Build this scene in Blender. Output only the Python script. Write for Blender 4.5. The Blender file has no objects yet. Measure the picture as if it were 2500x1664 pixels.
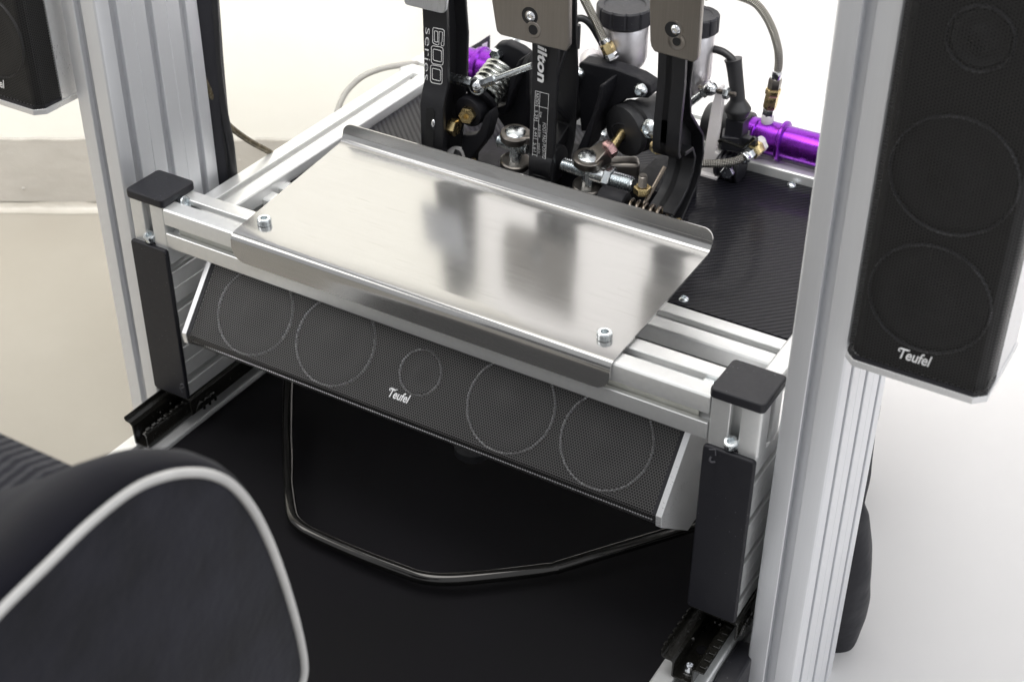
import bpy, math, random
from mathutils import Vector, Matrix
random.seed(4)
S = 0.001                                  # everything below is authored in millimetres
scene = bpy.context.scene
C = scene.collection
PI = math.pi

# ------------------------------------------------------------------ camera
CAMP = (859.90, -794.13, 832.22); YAW, PIT, ROL, FPX = 0.53625, 0.96286, 0.00613, 3615.26
cam = bpy.data.cameras.new('camera'); camo = bpy.data.objects.new('camera', cam); C.objects.link(camo)
RM = Matrix.Rotation(YAW, 3, 'Z') @ Matrix.Rotation(PIT, 3, 'X') @ Matrix.Rotation(ROL, 3, 'Z')
camo.matrix_world = Matrix.Translation(Vector(CAMP) * S) @ RM.to_4x4()
cam.sensor_width = 36; cam.lens = FPX / 2500 * 36; cam.clip_start = 0.02; cam.clip_end = 50
cam.dof.use_dof = True; cam.dof.focus_distance = 1.20; cam.dof.aperture_fstop = 11
scene.camera = camo
scene.view_settings.view_transform = 'Standard'; scene.view_settings.look = 'None'
scene.view_settings.exposure = 0.18; scene.view_settings.gamma = 1

# ------------------------------------------------------------------ light
world = bpy.data.worlds.new('World'); scene.world = world; world.use_nodes = True
wb = world.node_tree.nodes['Background']; wb.inputs[0].default_value = (0.95, 0.97, 1.0, 1); wb.inputs[1].default_value = 0.56

def area(name, loc, target, sx, sy, power, col):
    l = bpy.data.lights.new(name, 'AREA'); l.shape = 'RECTANGLE'; l.size = sx; l.size_y = sy; l.energy = power; l.color = col
    o = bpy.data.objects.new(name, l); C.objects.link(o); o.location = loc
    o.rotation_euler = (Vector(target) - Vector(loc)).to_track_quat('-Z', 'Y').to_euler()
    return o
area('ceiling_softbox', (0.1, -0.1, 2.3), (0.3, 0.1, 0.0), 1.5, 1.1, 19, (1, 0.985, 0.96))
area('right_softbox', (2.6, 0.3, 1.7), (0.5, 0.2, 0.1), 1.2, 1.6, 13, (0.93, 0.96, 1.0))
area('added_wall_light', (0.55, 0.0, 1.25), (0.09, 0.77, 0.48), 3.0, 0.25, 13, (1, 0.985, 0.95)).data.spread = math.radians(70)  # unseen lamp added to bleach the wall behind the pedals
area('left_softbox', (-1.5, -1.2, 1.8), (0.2, 0.1, 0.1), 0.9, 1.2, 11, (1, 0.97, 0.93))

# ------------------------------------------------------------------ pixel helper: point of a photo pixel (2500 wide) on a plane x, y or z = value
def at(px, py, ax, v):
    d = RM @ Vector(((px - 1250) / FPX, -(py - 832) / FPX, -1))
    i = 'xyz'.index(ax); t = (v - CAMP[i]) / d[i]
    return Vector(CAMP) + d * t

# ------------------------------------------------------------------ materials
MATS = {}
class NT:
    def __init__(s, name):
        m = bpy.data.materials.new(name); m.use_nodes = True; s.m = m; s.t = m.node_tree; s.b = s.t.nodes['Principled BSDF']; MATS[name] = m
    def n(s, t, **k):
        x = s.t.nodes.new(t)
        for a, b in k.items(): setattr(x, a, b)
        return x
    def l(s, a, b): s.t.links.new(a, b)
    def math(s, op, a, b=None, c=None):
        x = s.n('ShaderNodeMath', operation=op)
        for i, v in enumerate((a, b, c)):
            if v is None: continue
            if isinstance(v, (int, float)): x.inputs[i].default_value = v
            else: s.l(v, x.inputs[i])
        return x.outputs[0]
    def coord(s, scale=(1, 1, 1), kind='Object'):
        c = s.n('ShaderNodeTexCoord'); m = s.n('ShaderNodeMapping'); m.inputs['Scale'].default_value = scale
        s.l(c.outputs[kind], m.inputs[0]); return m.outputs[0]
    def noise(s, vec, scale, detail=4, rough=0.55):
        x = s.n('ShaderNodeTexNoise'); x.inputs['Scale'].default_value = scale; x.inputs['Detail'].default_value = detail; x.inputs['Roughness'].default_value = rough
        s.l(vec, x.inputs['Vector']); return x.outputs[0]
    def ramp(s, fac, stops):
        r = s.n('ShaderNodeValToRGB'); e = r.color_ramp.elements
        while len(e) < len(stops): e.new(0.5)
        for k, (p, c) in zip(e, stops):
            k.position = p; k.color = (c[0], c[1], c[2], 1) if not isinstance(c, (int, float)) else (c, c, c, 1)
        s.l(fac, r.inputs[0]); return r.outputs[0]
    def bump(s, h, strength, dist):
        b = s.n('ShaderNodeBump'); b.inputs['Strength'].default_value = strength; b.inputs['Distance'].default_value = dist
        s.l(h, b.inputs['Height']); s.l(b.outputs[0], s.b.inputs['Normal']); return b

def mat(name, col, rough=0.5, metal=0.0, nscale=60, stretch=(1, 1, 1), rvar=0.1, bump=0.0, bdist=0.0004, cvar=0.08, sheen=0, spec=0.5, coat=0, speck=0):
    t = NT(name); b = t.b
    v = t.coord(stretch); n = t.noise(v, nscale)
    lo = [c * (1 - cvar) for c in col]; hi = [min(1, c * (1 + cvar)) for c in col]
    cr = t.ramp(n, [(0.3, lo), (0.7, hi)])
    if speck:                                       # dust and lint specks; on greasy steel, metallic sparkles painted as pale dots
        vo = t.n('ShaderNodeTexVoronoi'); vo.inputs['Scale'].default_value = speck; t.l(v, vo.inputs['Vector'])
        k = t.math('MULTIPLY', t.math('LESS_THAN', vo.outputs['Distance'], 0.10), t.math('GREATER_THAN', t.noise(v, speck * .23, 2), 0.55))
        mx = t.n('ShaderNodeMix', data_type='RGBA'); t.l(k, mx.inputs[0]); t.l(cr, mx.inputs[6]); mx.inputs[7].default_value = (0.13, 0.13, 0.14, 1); cr = mx.outputs[2]
    t.l(cr, b.inputs['Base Color'])
    t.l(t.ramp(n, [(0.3, max(0.02, rough - rvar)), (0.7, min(1, rough + rvar))]), b.inputs['Roughness'])
    b.inputs['Metallic'].default_value = metal
    b.inputs['Specular IOR Level'].default_value = spec
    if sheen: b.inputs['Sheen Weight'].default_value = sheen
    if coat: b.inputs['Coat Weight'].default_value = coat; b.inputs['Coat Roughness'].default_value = 0.1
    if bump:
        t.bump(t.noise(v, nscale * 4, 3), bump, bdist)
    return t.m

def streaky(name, col, rough, stretch, nscale=30, rvar=0.06, cvar=0.05, bump=0.05, metal=1.0, blot=0.1, marks=0):
    t = NT(name); b = t.b
    n = t.noise(t.coord(stretch), nscale, 6, 0.6); big = t.noise(t.coord((1, 1, 1)), 14, 5, 0.6)
    lo = [c * (1 - cvar) for c in col]; hi = [min(1, c * (1 + cvar)) for c in col]
    mx = t.math('ADD', t.math('MULTIPLY', n, 0.6), t.math('MULTIPLY', big, 0.4))
    cr = t.ramp(mx, [(0.35, lo), (0.65, hi)])
    if marks:                                       # scuffs: short dark scratches in patches
        k = None
        for rot, sc in ((0.5, 26), (-0.9, 34), (1.9, 22)):
            c = t.n('ShaderNodeTexCoord'); m = t.n('ShaderNodeMapping'); m.inputs['Rotation'].default_value = (0, 0, rot); m.inputs['Scale'].default_value = (1, 22, 1); t.l(c.outputs['Object'], m.inputs[0])
            q = t.math('GREATER_THAN', t.noise(m.outputs[0], sc, 1, 0.3), 0.735); k = q if k is None else t.math('MAXIMUM', k, q)
        k = t.math('MULTIPLY', k, marks)
        m2 = t.n('ShaderNodeMix', data_type='RGBA'); t.l(k, m2.inputs[0]); t.l(cr, m2.inputs[6]); m2.inputs[7].default_value = (0.2, 0.19, 0.18, 1); cr = m2.outputs[2]
    t.l(cr, b.inputs['Base Color'])
    t.l(t.math('ADD', t.math('MULTIPLY', t.math('SUBTRACT', big, 0.5), blot), t.math('ADD', t.math('MULTIPLY', t.math('SUBTRACT', n, 0.5), rvar * 2), rough)), b.inputs['Roughness'])
    b.inputs['Metallic'].default_value = metal
    if bump: t.bump(n, bump, 0.0002)
    return t.m

AX = streaky('anodised_aluminium', (0.80, 0.805, 0.80), 0.38, (1, 1, 1), 220, 0.05, 0.03, 0.04, blot=0.12, metal=0.62)
AZ = streaky('anodised_upright', (0.83, 0.84, 0.865), 0.42, (60, 60, 1.2), 14, 0.03, 0.02, 0.01, blot=0.1, metal=0.62)
STEEL = streaky('brushed_stainless', (0.435, 0.43, 0.422), 0.15, (2, 60, 60), 6, 0.02, 0.03, 0.01, blot=0.14, metal=0.78, marks=0.18)
PADM = streaky('brushed_pad_steel', (0.27, 0.25, 0.23), 0.34, (120, 60, 1.5), 12, 0.06, 0.1, 0.12)
ENDP = streaky('brushed_end_plate', (0.84, 0.84, 0.85), 0.3, (20, 60, 60), 20, 0.06, 0.05, 0.06, metal=0.6)
PLAST = mat('black_cap_plastic', (0.010, 0.010, 0.0145), 0.5, 0, 300, rvar=0.05, bump=0.12, bdist=0.0002, speck=260)
ANOD = mat('black_anodised', (0.013, 0.013, 0.015), 0.4, 0, 80, rvar=0.06, bump=0.03, spec=0.4)
CAST = mat('black_cast_metal', (0.009, 0.009, 0.012), 0.58, 0, 120, rvar=0.1, bump=0.35, bdist=0.0004, spec=0.3)
RUB = mat('black_rubber', (0.02, 0.02, 0.022), 0.45, 0, 90, rvar=0.08, bump=0.08)
GLOSS = mat('greasy_black_steel', (0.010, 0.0095, 0.008), 0.16, 0, 160, rvar=0.12, bump=0.5, bdist=0.0004, speck=300)
TUBEM = mat('polished_black_tube', (0.062, 0.060, 0.058), 0.11, 0.9, 50, rvar=0.05)
ZINC = mat('zinc_plated', (0.72, 0.76, 0.78), 0.25, 1, 300, rvar=0.06)
GREYZ = mat('grey_clevis_steel', (0.24, 0.22, 0.20), 0.34, 1, 200, rvar=0.06)
GOLD = mat('yellow_zinc', (0.66, 0.52, 0.27), 0.28, 1, 260, rvar=0.08, cvar=0.2)
PINKZ = mat('iridescent_zinc_nut', (0.80, 0.50, 0.50), 0.3, 1, 200, cvar=0.25)
CHROME = mat('chrome_steel', (0.80, 0.81, 0.83), 0.1, 1, 100, rvar=0.04)
CASTAL = mat('cast_aluminium', (0.66, 0.64, 0.66), 0.42, 1, 90, rvar=0.08, bump=0.2)
PURPLE = mat('purple_anodised', (0.22, 0.03, 0.42), 0.27, 0.9, 120, rvar=0.04)
WHITEP = mat('white_nylon', (0.92, 0.90, 0.90), 0.5, 0, 60)
_t = WHITEP.node_tree; _tr = _t.nodes.new('ShaderNodeBsdfTranslucent'); _tr.inputs[0].default_value = (0.92, 0.90, 0.91, 1); _mx = _t.nodes.new('ShaderNodeMixShader'); _mx.inputs[0].default_value = 0.5
_t.links.new(_t.nodes['Principled BSDF'].outputs[0], _mx.inputs[1]); _t.links.new(_tr.outputs[0], _mx.inputs[2]); _t.links.new(_mx.outputs[0], _t.nodes['Material Output'].inputs[0])
LIPW = mat('pale_slot_filler', (0.62, 0.62, 0.56), 0.5, 0, 60)
PRINT = mat('white_print', (0.78, 0.78, 0.78), 0.6, 0, 60)
LOGO = mat('silver_logo', (0.85, 0.85, 0.86), 0.35, 0.2, 60)
BLACKBODY = mat('speaker_interior_black', (0.004, 0.004, 0.0045), 0.6, 0, 60)
CONE = mat('dark_cone', (0.007, 0.007, 0.008), 0.5, 0, 60)
RINGM = mat('driver_ring_lit', (0.9, 0.9, 0.92), 0.3, 0.6, 60)  # lit copy of the ring, brightness painted in for the tilted speaker
CABLE = mat('black_cable', (0.018, 0.018, 0.02), 0.4, 0, 60)
BROWNC = mat('translucent_brown_cable', (0.11, 0.09, 0.055), 0.25, 0.2, 200, cvar=0.4)
RINGD = mat('driver_ring_shaded', (0.045, 0.045, 0.05), 0.4, 0.3, 60)  # shaded copy of the same ring, darkened by colour for the upright speakers
GREYC = mat('grey_cable', (0.30, 0.29, 0.27), 0.4, 0, 60)
CLOTH = mat('black_cloth', (0.010, 0.010, 0.015), 0.6, 0, 6, rvar=0.08, bump=0.45, bdist=0.008, sheen=0.05)
SEATM = mat('charcoal_seat_fabric', (0.015, 0.015, 0.021), 0.92, 0, 22, rvar=0.04, bump=0.6, bdist=0.0012, cvar=0.45, sheen=0.12, spec=0.2)
SEATD = mat('dark_navy_velour', (0.0035, 0.0035, 0.0075), 0.9, 0, 20, rvar=0.04, bump=0.3, bdist=0.0006, cvar=0.3, sheen=0.08, spec=0.2)
PIPE = mat('white_piping_vinyl', (0.58, 0.57, 0.555), 0.55, 0, 40)
MATM = mat('black_floor_mat', (0.0042, 0.0038, 0.0052), 0.8, 0, 5, rvar=0.12, bump=0.25, bdist=0.002, cvar=0.5, spec=0.18, sheen=0.02)
WOODY = mat('label_card_black', (0.03, 0.03, 0.035), 0.5, 0, 50)
WHITECARD = mat('label_white_field', (0.6, 0.57, 0.62), 0.5, 0, 200, cvar=0.25)

def ribbed_mat():
    t = NT('ribbed_seat_cloth'); b = t.b
    c = t.n('ShaderNodeTexCoord'); sp = t.n('ShaderNodeSeparateXYZ'); t.l(c.outputs['Object'], sp.inputs[0])
    w = t.math('SINE', t.math('MULTIPLY', sp.outputs[0], 2 * PI / 0.0062))
    nz = t.noise(t.coord(), 300, 3)
    b.inputs['Roughness'].default_value = 0.9; b.inputs['Sheen Weight'].default_value = 0.1
    t.l(t.ramp(nz, [(0.3, (0.006, 0.006, 0.011)), (0.7, (0.014, 0.014, 0.022))]), b.inputs['Base Color'])
    t.bump(t.math('ADD', t.math('MULTIPLY', w, 0.5), nz), 0.8, 0.0016); return t.m
RIBS = ribbed_mat()

def grille_mat(name, val, met):
    t = NT(name); b = t.b
    uv = t.n('ShaderNodeUVMap'); sp = t.n('ShaderNodeSeparateXYZ'); t.l(uv.outputs[0], sp.inputs[0])
    P = 2.25; Q = P * math.sqrt(3)
    def cell(du, dv):
        a = t.math('SUBTRACT', t.math('WRAP', t.math('ADD', sp.outputs[0], du), P, 0.0), P / 2)
        c = t.math('SUBTRACT', t.math('WRAP', t.math('ADD', sp.outputs[1], dv), Q, 0.0), Q / 2)
        return t.math('SQRT', t.math('ADD', t.math('MULTIPLY', a, a), t.math('MULTIPLY', c, c)))
    d = t.math('MINIMUM', cell(0, 0), cell(P / 2, Q / 2))
    hole = t.math('LESS_THAN', d, 0.86)
    b.inputs['Base Color'].default_value = (val, val * .975, val * .965, 1); b.inputs['Metallic'].default_value = met; b.inputs['Roughness'].default_value = 0.34
    t.bump(t.math('MINIMUM', d, 0.95), 0.6, 0.0006)
    tr = t.n('ShaderNodeBsdfTransparent'); mx = t.n('ShaderNodeMixShader')
    t.l(hole, mx.inputs[0]); t.l(b.outputs[0], mx.inputs[1]); t.l(tr.outputs[0], mx.inputs[2])
    t.l(mx.outputs[0], t.t.nodes['Material Output'].inputs[0]); return t.m
GRILLE = grille_mat('perforated_grille_lit', 0.115, 0.75); GRILLEB = grille_mat('perforated_grille_shaded', 0.035, 0.3)  # same grille twice: lit copy and shaded copy, the difference put into base colour

def carbon_mat():
    t = NT('carbon_twill_sheet'); b = t.b
    sp = t.n('ShaderNodeSeparateXYZ'); t.l(t.coord(), sp.inputs[0])
    r = 0.70710678
    a1 = t.math('MULTIPLY', t.math('ADD', sp.outputs[0], sp.outputs[1]), r); a2 = t.math('MULTIPLY', t.math('SUBTRACT', sp.outputs[0], sp.outputs[1]), r)
    side = t.math('GREATER_THAN', sp.outputs[0], 0.29)          # the weave diagonal is mirrored on the left-hand half
    u = t.n('ShaderNodeMix', data_type='FLOAT'); t.l(side, u.inputs[0]); t.l(a2, u.inputs[2]); t.l(a1, u.inputs[3])
    v = t.n('ShaderNodeMix', data_type='FLOAT'); t.l(side, v.inputs[0]); t.l(a1, v.inputs[2]); t.l(a2, v.inputs[3])
    zig = t.math('MULTIPLY', t.math('PINGPONG', u.outputs[0], 0.0011), 0.7)
    w = t.math('SINE', t.math('MULTIPLY', t.math('ADD', v.outputs[0], zig), 2 * PI / 0.0050))
    sheen = t.noise(t.coord((1, 1, 1)), 9, 2)
    h = t.math('MULTIPLY_ADD', w, 0.5, 0.5)
    t.l(t.ramp(h, [(0.25, (0.003, 0.003, 0.005)), (0.75, (0.012, 0.012, 0.017))]), b.inputs['Base Color'])
    t.l(t.ramp(h, [(0.2, 0.5), (0.8, 0.3)]), b.inputs['Roughness'])
    b.inputs['Specular IOR Level'].default_value = 0.13
    b.inputs['Coat Weight'].default_value = 0.12; b.inputs['Coat Roughness'].default_value = 0.1
    t.bump(h, 0.35, 0.0008); return t.m
CARBON = carbon_mat()

def braid_mat():
    t = NT('braided_steel_hose'); b = t.b
    uv = t.n('ShaderNodeUVMap'); sp = t.n('ShaderNodeSeparateXYZ'); t.l(uv.outputs[0], sp.inputs[0])
    a = t.math('SINE', t.math('MULTIPLY', t.math('ADD', sp.outputs[0], sp.outputs[1]), 2 * PI))
    c = t.math('SINE', t.math('MULTIPLY', t.math('SUBTRACT', sp.outputs[0], sp.outputs[1]), 2 * PI))
    h = t.math('MULTIPLY', a, c)
    t.l(t.ramp(h, [(0.0, (0.07, 0.06, 0.05)), (0.6, (0.72, 0.70, 0.64))]), b.inputs['Base Color'])
    b.inputs['Metallic'].default_value = 1; b.inputs['Roughness'].default_value = 0.3
    t.bump(h, 0.7, 0.0006); return t.m
BRAID = braid_mat()

def floor_mat():
    t = NT('painted_floor'); b = t.b
    big = t.noise(t.coord(), 3.5, 5, 0.6); fine = t.noise(t.coord(), 60, 4)
    t.l(t.ramp(big, [(0.3, (0.375, 0.345, 0.295)), (0.7, (0.42, 0.393, 0.343))]), b.inputs['Base Color'])
    t.l(t.ramp(big, [(0.3, 0.5), (0.7, 0.65)]), b.inputs['Roughness'])
    t.bump(t.math('ADD', t.math('MULTIPLY', fine, 0.2), big), 0.15, 0.004); return t.m
FLOORM = floor_mat()
def wall_mat(name, c0, c1, bs, rough):
    t = NT(name); b = t.b
    big = t.noise(t.coord(), 9, 6, 0.6); lump = t.noise(t.coord((1, 1, 1.4)), 38, 3, 0.45); fine = t.noise(t.coord(), 160, 3)
    t.l(t.ramp(big, [(0.3, c0), (0.7, c1)]), b.inputs['Base Color']); b.inputs['Roughness'].default_value = rough
    h = t.math('ADD', t.math('ADD', t.math('MULTIPLY', lump, 1.0), t.math('MULTIPLY', fine, 0.12)), t.math('MULTIPLY', big, 0.8))
    t.bump(h, bs, 0.006); return t.m
WALLM = wall_mat('cream_plaster', (0.86, 0.84, 0.77), (0.88, 0.86, 0.80), 0.08, 0.7)
BANDM = wall_mat('taupe_gloss_band', (0.455, 0.43, 0.392), (0.52, 0.492, 0.45), 0.28, 0.25)
COVEM = wall_mat('cove_paint', (0.50, 0.47, 0.415), (0.58, 0.55, 0.49), 0.5, 0.3)

# ------------------------------------------------------------------ mesh helpers (mm)
ORG = {}
def basis(d):
    d = Vector(d).normalized(); a = Vector((0, 0, 1)) if abs(d.z) < 0.9 else Vector((1, 0, 0))
    u = d.cross(a).normalized(); return d, u, d.cross(u).normalized()
class MB:
    def __init__(s): s.v = []; s.f = []; s.uv = {}
    def add(s, vs, fs):
        o = len(s.v); s.v += [Vector(x) for x in vs]; s.f += [tuple(i + o for i in f) for f in fs]; return s
    def box(s, x0, x1, y0, y1, z0, z1):
        return s.add([(x0, y0, z0), (x1, y0, z0), (x1, y1, z0), (x0, y1, z0), (x0, y0, z1), (x1, y0, z1), (x1, y1, z1), (x0, y1, z1)],
                     [(3, 2, 1, 0), (4, 5, 6, 7), (0, 1, 5, 4), (1, 2, 6, 5), (2, 3, 7, 6), (3, 0, 4, 7)])
    def obox(s, c, ux, uy, uz, a, b, d):            # oriented box with half sizes
        c = Vector(c); ux, uy, uz = Vector(ux) * a, Vector(uy) * b, Vector(uz) * d
        vs = [c + ux * i + uy * j + uz * k for k in (-1, 1) for (i, j) in ((-1, -1), (1, -1), (1, 1), (-1, 1))]
        return s.add(vs, [(3, 2, 1, 0), (4, 5, 6, 7), (0, 1, 5, 4), (1, 2, 6, 5), (2, 3, 7, 6), (3, 0, 4, 7)])
    def lathe(s, p, d, prof, n=20, cap=True, hexa=False):    # prof: (t, r)
        p = Vector(p); d, u, w = basis(d); vs = []; fs = []
        for (t, r) in prof:
            for k in range(n):
                a = 2 * PI * k / n; vs.append(p + d * t + (u * math.cos(a) + w * math.sin(a)) * r)
        m = len(prof)
        for i in range(m - 1):
            for k in range(n):
                k2 = (k + 1) % n; fs.append((i * n + k, i * n + k2, (i + 1) * n + k2, (i + 1) * n + k))
        if cap: fs.append(tuple(range(n - 1, -1, -1))); fs.append(tuple((m - 1) * n + k for k in range(n)))
        return s.add(vs, fs)
    def cyl(s, a, b, r, r2=None, n=20):
        a, b = Vector(a), Vector(b); L = (b - a).length
        return s.lathe(a, b - a, [(0, r), (L, r if r2 is None else r2)], n)
    def bcyl(s, a, b, r, c=1.0, n=24):             # cylinder with softened rims
        a, b = Vector(a), Vector(b); L = (b - a).length
        return s.lathe(a, b - a, [(0, r - c), (c * .3, r - c * .3), (c, r), (L - c, r), (L - c * .3, r - c * .3), (L, r - c)], n)
    def tube(s, pts, r, n=10, smooth=6, uvscale=None, closed=False):
        pts = [Vector(p) for p in pts]
        if smooth and len(pts) > 2:
            q = []
            P = [pts[0] * 2 - pts[1]] + pts + [pts[-1] * 2 - pts[-2]]
            for i in range(1, len(P) - 2):
                for j in range(smooth):
                    t = j / smooth; a, b, c, d = P[i - 1:i + 3]
                    q.append(0.5 * ((2 * b) + (c - a) * t + (2 * a - 5 * b + 4 * c - d) * t * t + (3 * b - a - 3 * c + d) * t ** 3))
            q.append(pts[-1]); pts = q
        m = len(pts); vs = []; u = None; o = len(s.v); dist = [0]
        for i in range(m):
            tdir = (pts[min(i + 1, m - 1)] - pts[max(i - 1, 0)]).normalized()
            if u is None: u = basis(tdir)[1]
            u = (u - tdir * u.dot(tdir)).normalized(); w = tdir.cross(u)
            rr = r(i / (m - 1)) if callable(r) else r
            for k in range(n):
                a = 2 * PI * k / n; vs.append(pts[i] + (u * math.cos(a) + w * math.sin(a)) * rr)
            if i: dist.append(dist[-1] + (pts[i] - pts[i - 1]).length)
        fs = []; fo = len(s.f)
        for i in range(m - 1):
            for k in range(n):
                k2 = (k + 1) % n; fs.append((i * n + k, i * n + k2, (i + 1) * n + k2, (i + 1) * n + k))
                if uvscale:
                    na, lv = uvscale
                    s.uv[fo + len(fs) - 1] = [(k * na / n, dist[i] / lv), ((k + 1) * na / n, dist[i] / lv), ((k + 1) * na / n, dist[i + 1] / lv), (k * na / n, dist[i + 1] / lv)]
        fs.append(tuple(range(n - 1, -1, -1))); fs.append(tuple((m - 1) * n + k for k in range(n)))
        return s.add(vs, fs)
    def prism(s, poly, ax, a0, a1):                 # polygon in the other two axes, extruded along ax
        def P(p, a):
            return {'x': (a, p[0], p[1]), 'y': (p[0], a, p[1]), 'z': (p[0], p[1], a)}[ax]
        n = len(poly); vs = [P(p, a0) for p in poly] + [P(p, a1) for p in poly]
        fs = [tuple(range(n - 1, -1, -1)), tuple(range(n, 2 * n))] + [(i, (i + 1) % n, n + (i + 1) % n, n + i) for i in range(n)]
        return s.add(vs, fs)
    def sphere(s, c, r, n=14, m=8, sc=(1, 1, 1)):
        c = Vector(c); vs = [c + Vector((0, 0, r * sc[2]))]; fs = []
        for i in range(1, m):
            for k in range(n):
                a = 2 * PI * k / n; b = PI * i / m
                vs.append(c + Vector((r * sc[0] * math.sin(b) * math.cos(a), r * sc[1] * math.sin(b) * math.sin(a), r * sc[2] * math.cos(b))))
        vs.append(c - Vector((0, 0, r * sc[2])))
        for k in range(n):
            k2 = (k + 1) % n; fs.append((0, 1 + k, 1 + k2)); fs.append((len(vs) - 1, 1 + (m - 2) * n + k2, 1 + (m - 2) * n + k))
            for i in range(m - 2): fs.append((1 + i * n + k, 1 + (i + 1) * n + k, 1 + (i + 1) * n + k2, 1 + i * n + k2))
        return s.add(vs, fs)
    def coil(s, a, b, R, r, turns, n=8, seg=16):
        a, b = Vector(a), Vector(b); d, u, w = basis(b - a); L = (b - a).length; N = int(turns * seg)
        pts = [a + d * (L * i / N) + (u * math.cos(2 * PI * i / seg) + w * math.sin(2 * PI * i / seg)) * R for i in range(N + 1)]
        return s.tube(pts, r, n, 0)
    def thread(s, a, b, r, pitch=1.5, n=18):
        a, b = Vector(a), Vector(b); L = (b - a).length; k = int(L / pitch); pr = [(0, r * .8)]
        for i in range(k): pr += [((i + .25) * pitch, r), ((i + .75) * pitch, r * .76)]
        pr += [(L, r * .8)]; return s.lathe(a, b - a, pr, n)
    def hexn(s, a, b, r, hole=0):
        a, b = Vector(a), Vector(b); L = (b - a).length
        return s.lathe(a, b - a, [(0, r * .94), (L * .15, r), (L * .85, r), (L, r * .92)], 6)
    def build(s, name, m, parent=None, ang=35, bev=0, seg=2, recalc=True):
        me = bpy.data.meshes.new(name); org = ORG.get(parent.name, Vector((0, 0, 0))) if parent else Vector((0, 0, 0))
        me.from_pydata([tuple((v - org) * S) for v in s.v], [], s.f)
        if s.uv:
            uvl = me.uv_layers.new(name='UVMap')
            for p in me.polygons:
                if p.index in s.uv:
                    for li, c in zip(p.loop_indices, s.uv[p.index]): uvl.data[li].uv = c
        me.validate()
        if recalc:
            import bmesh
            bm = bmesh.new(); bm.from_mesh(me); bmesh.ops.recalc_face_normals(bm, faces=bm.faces); bm.to_mesh(me); bm.free()
        me.polygons.foreach_set('use_smooth', [True] * len(me.polygons)); me.set_sharp_from_angle(angle=math.radians(ang))
        me.materials.append(m)
        return link(name, me, parent, bev, seg)
def link(name, me, parent, bev=0, seg=2):
    o = bpy.data.objects.new(name, me); C.objects.link(o)
    if parent: o.parent = parent; ORG[o.name] = ORG[parent.name]
    else: ORG[o.name] = Vector((0, 0, 0))
    if bev:
        b = o.modifiers.new('bevel', 'BEVEL'); b.width = bev * S; b.segments = seg; b.limit_method = 'ANGLE'; b.angle_limit = math.radians(40); b.harden_normals = True
    return o
def tag(o, label=None, cat=None, group=None, kind=None):
    if label: o['label'] = label
    if cat: o['category'] = cat
    if group: o['group'] = group
    if kind: o['kind'] = kind
    return o
def thing(name, loc, label, cat, group=None):
    o = bpy.data.objects.new(name, None); C.objects.link(o); o.location = Vector(loc) * S; o.empty_display_size = 0.02
    ORG[o.name] = Vector(loc); return tag(o, label, cat, group)
def text(body, size, origin, ux, uy, m, parent, name='lettering', ext=0.15, shear=0, bold=0, fit=None, outline=0):
    cu = bpy.data.curves.new(name, 'FONT'); cu.body = body; cu.size = 1; cu.shear = shear; cu.offset = bold; cu.resolution_u = 3
    if outline: cu.fill_mode = 'NONE'; cu.bevel_depth = outline; cu.bevel_resolution = 1
    ob = bpy.data.objects.new('t', cu); C.objects.link(ob)
    bpy.context.view_layer.update(); dg = bpy.context.evaluated_depsgraph_get()
    me = bpy.data.meshes.new_from_object(ob.evaluated_get(dg)); bpy.data.objects.remove(ob)
    xs = [v.co.x for v in me.vertices]; ys = [v.co.y for v in me.vertices]; x0, x1, y0, y1 = min(xs), max(xs), min(ys), max(ys)
    sx = sy = size
    if fit: sx = fit[0] / (x1 - x0); sy = fit[1] / (y1 - y0)
    ux, uy = Vector(ux).normalized(), Vector(uy).normalized(); nz = ux.cross(uy); b = MB()
    vs = [Vector(origin) + ux * ((v.co.x - x0) * sx) + uy * ((v.co.y - y0) * sy) + nz * (v.co.z * sx + ext) for v in me.vertices]
    b.add(vs, [tuple(p.vertices) for p in me.polygons]); bpy.data.meshes.remove(me)
    return b.build(name, m, parent, recalc=False)

# socket head screw: cylinder head with a dark hex recess
def screw(p, d, r, h, parent, m=None, button=False, name='screw'):
    b = MB(); rs = r * .52
    if button: pr = [(0, r), (h * .35, r * .96), (h * .75, r * .75), (h, r * .52), (h, rs * .9), (h * .45, rs * .8)]
    else: pr = [(0, r), (h * .85, r), (h, r * .88), (h, rs), (h * .35, rs * .95)]
    b.lathe(p, d, pr, 18)
    o = b.build(name, m or ZINC, parent, 30)
    return o

# ------------------------------------------------------------------ aluminium T-slot extrusions
def prof(nx, ny, slots=(1, 1, 1, 1)):              # slots on: bottom(b=0), right(a=max), top, left
    A, B = 40 * nx, 40 * ny; out = []
    def edge(L, n, slot, f):
        e = []
        e += [f(t, d) for (t, d) in ((3.2, 0),)]
        for i in range(n):
            c = 20 + 40 * i
            if slot:
                e += [f(c + a, d) for (a, d) in ((-4.7, 0), (-4.1, .6), (-4.1, 4.5), (-9.5, 4.5), (-9.5, 6.5), (-5, 11.5), (5, 11.5), (9.5, 6.5), (9.5, 4.5), (4.1, 4.5), (4.1, .6), (4.7, 0))]
            if i < n - 1 and slot: e += [f(c + 20 + a, d) for (a, d) in ((-.6, 0), (0, .6), (.6, 0))]
        e += [f(L - 3.2, 0), f(L - 1.6, .42), f(L - .42, 1.6)]
        return e
    out += edge(A, nx, slots[0], lambda t, d: (t, d))
    out += edge(B, ny, slots[1], lambda t, d: (A - d, t))
    out += edge(A, nx, slots[2], lambda t, d: (A - t, B - d))
    out += edge(B, ny, slots[3], lambda t, d: (d, B - t))
    return out
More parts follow.
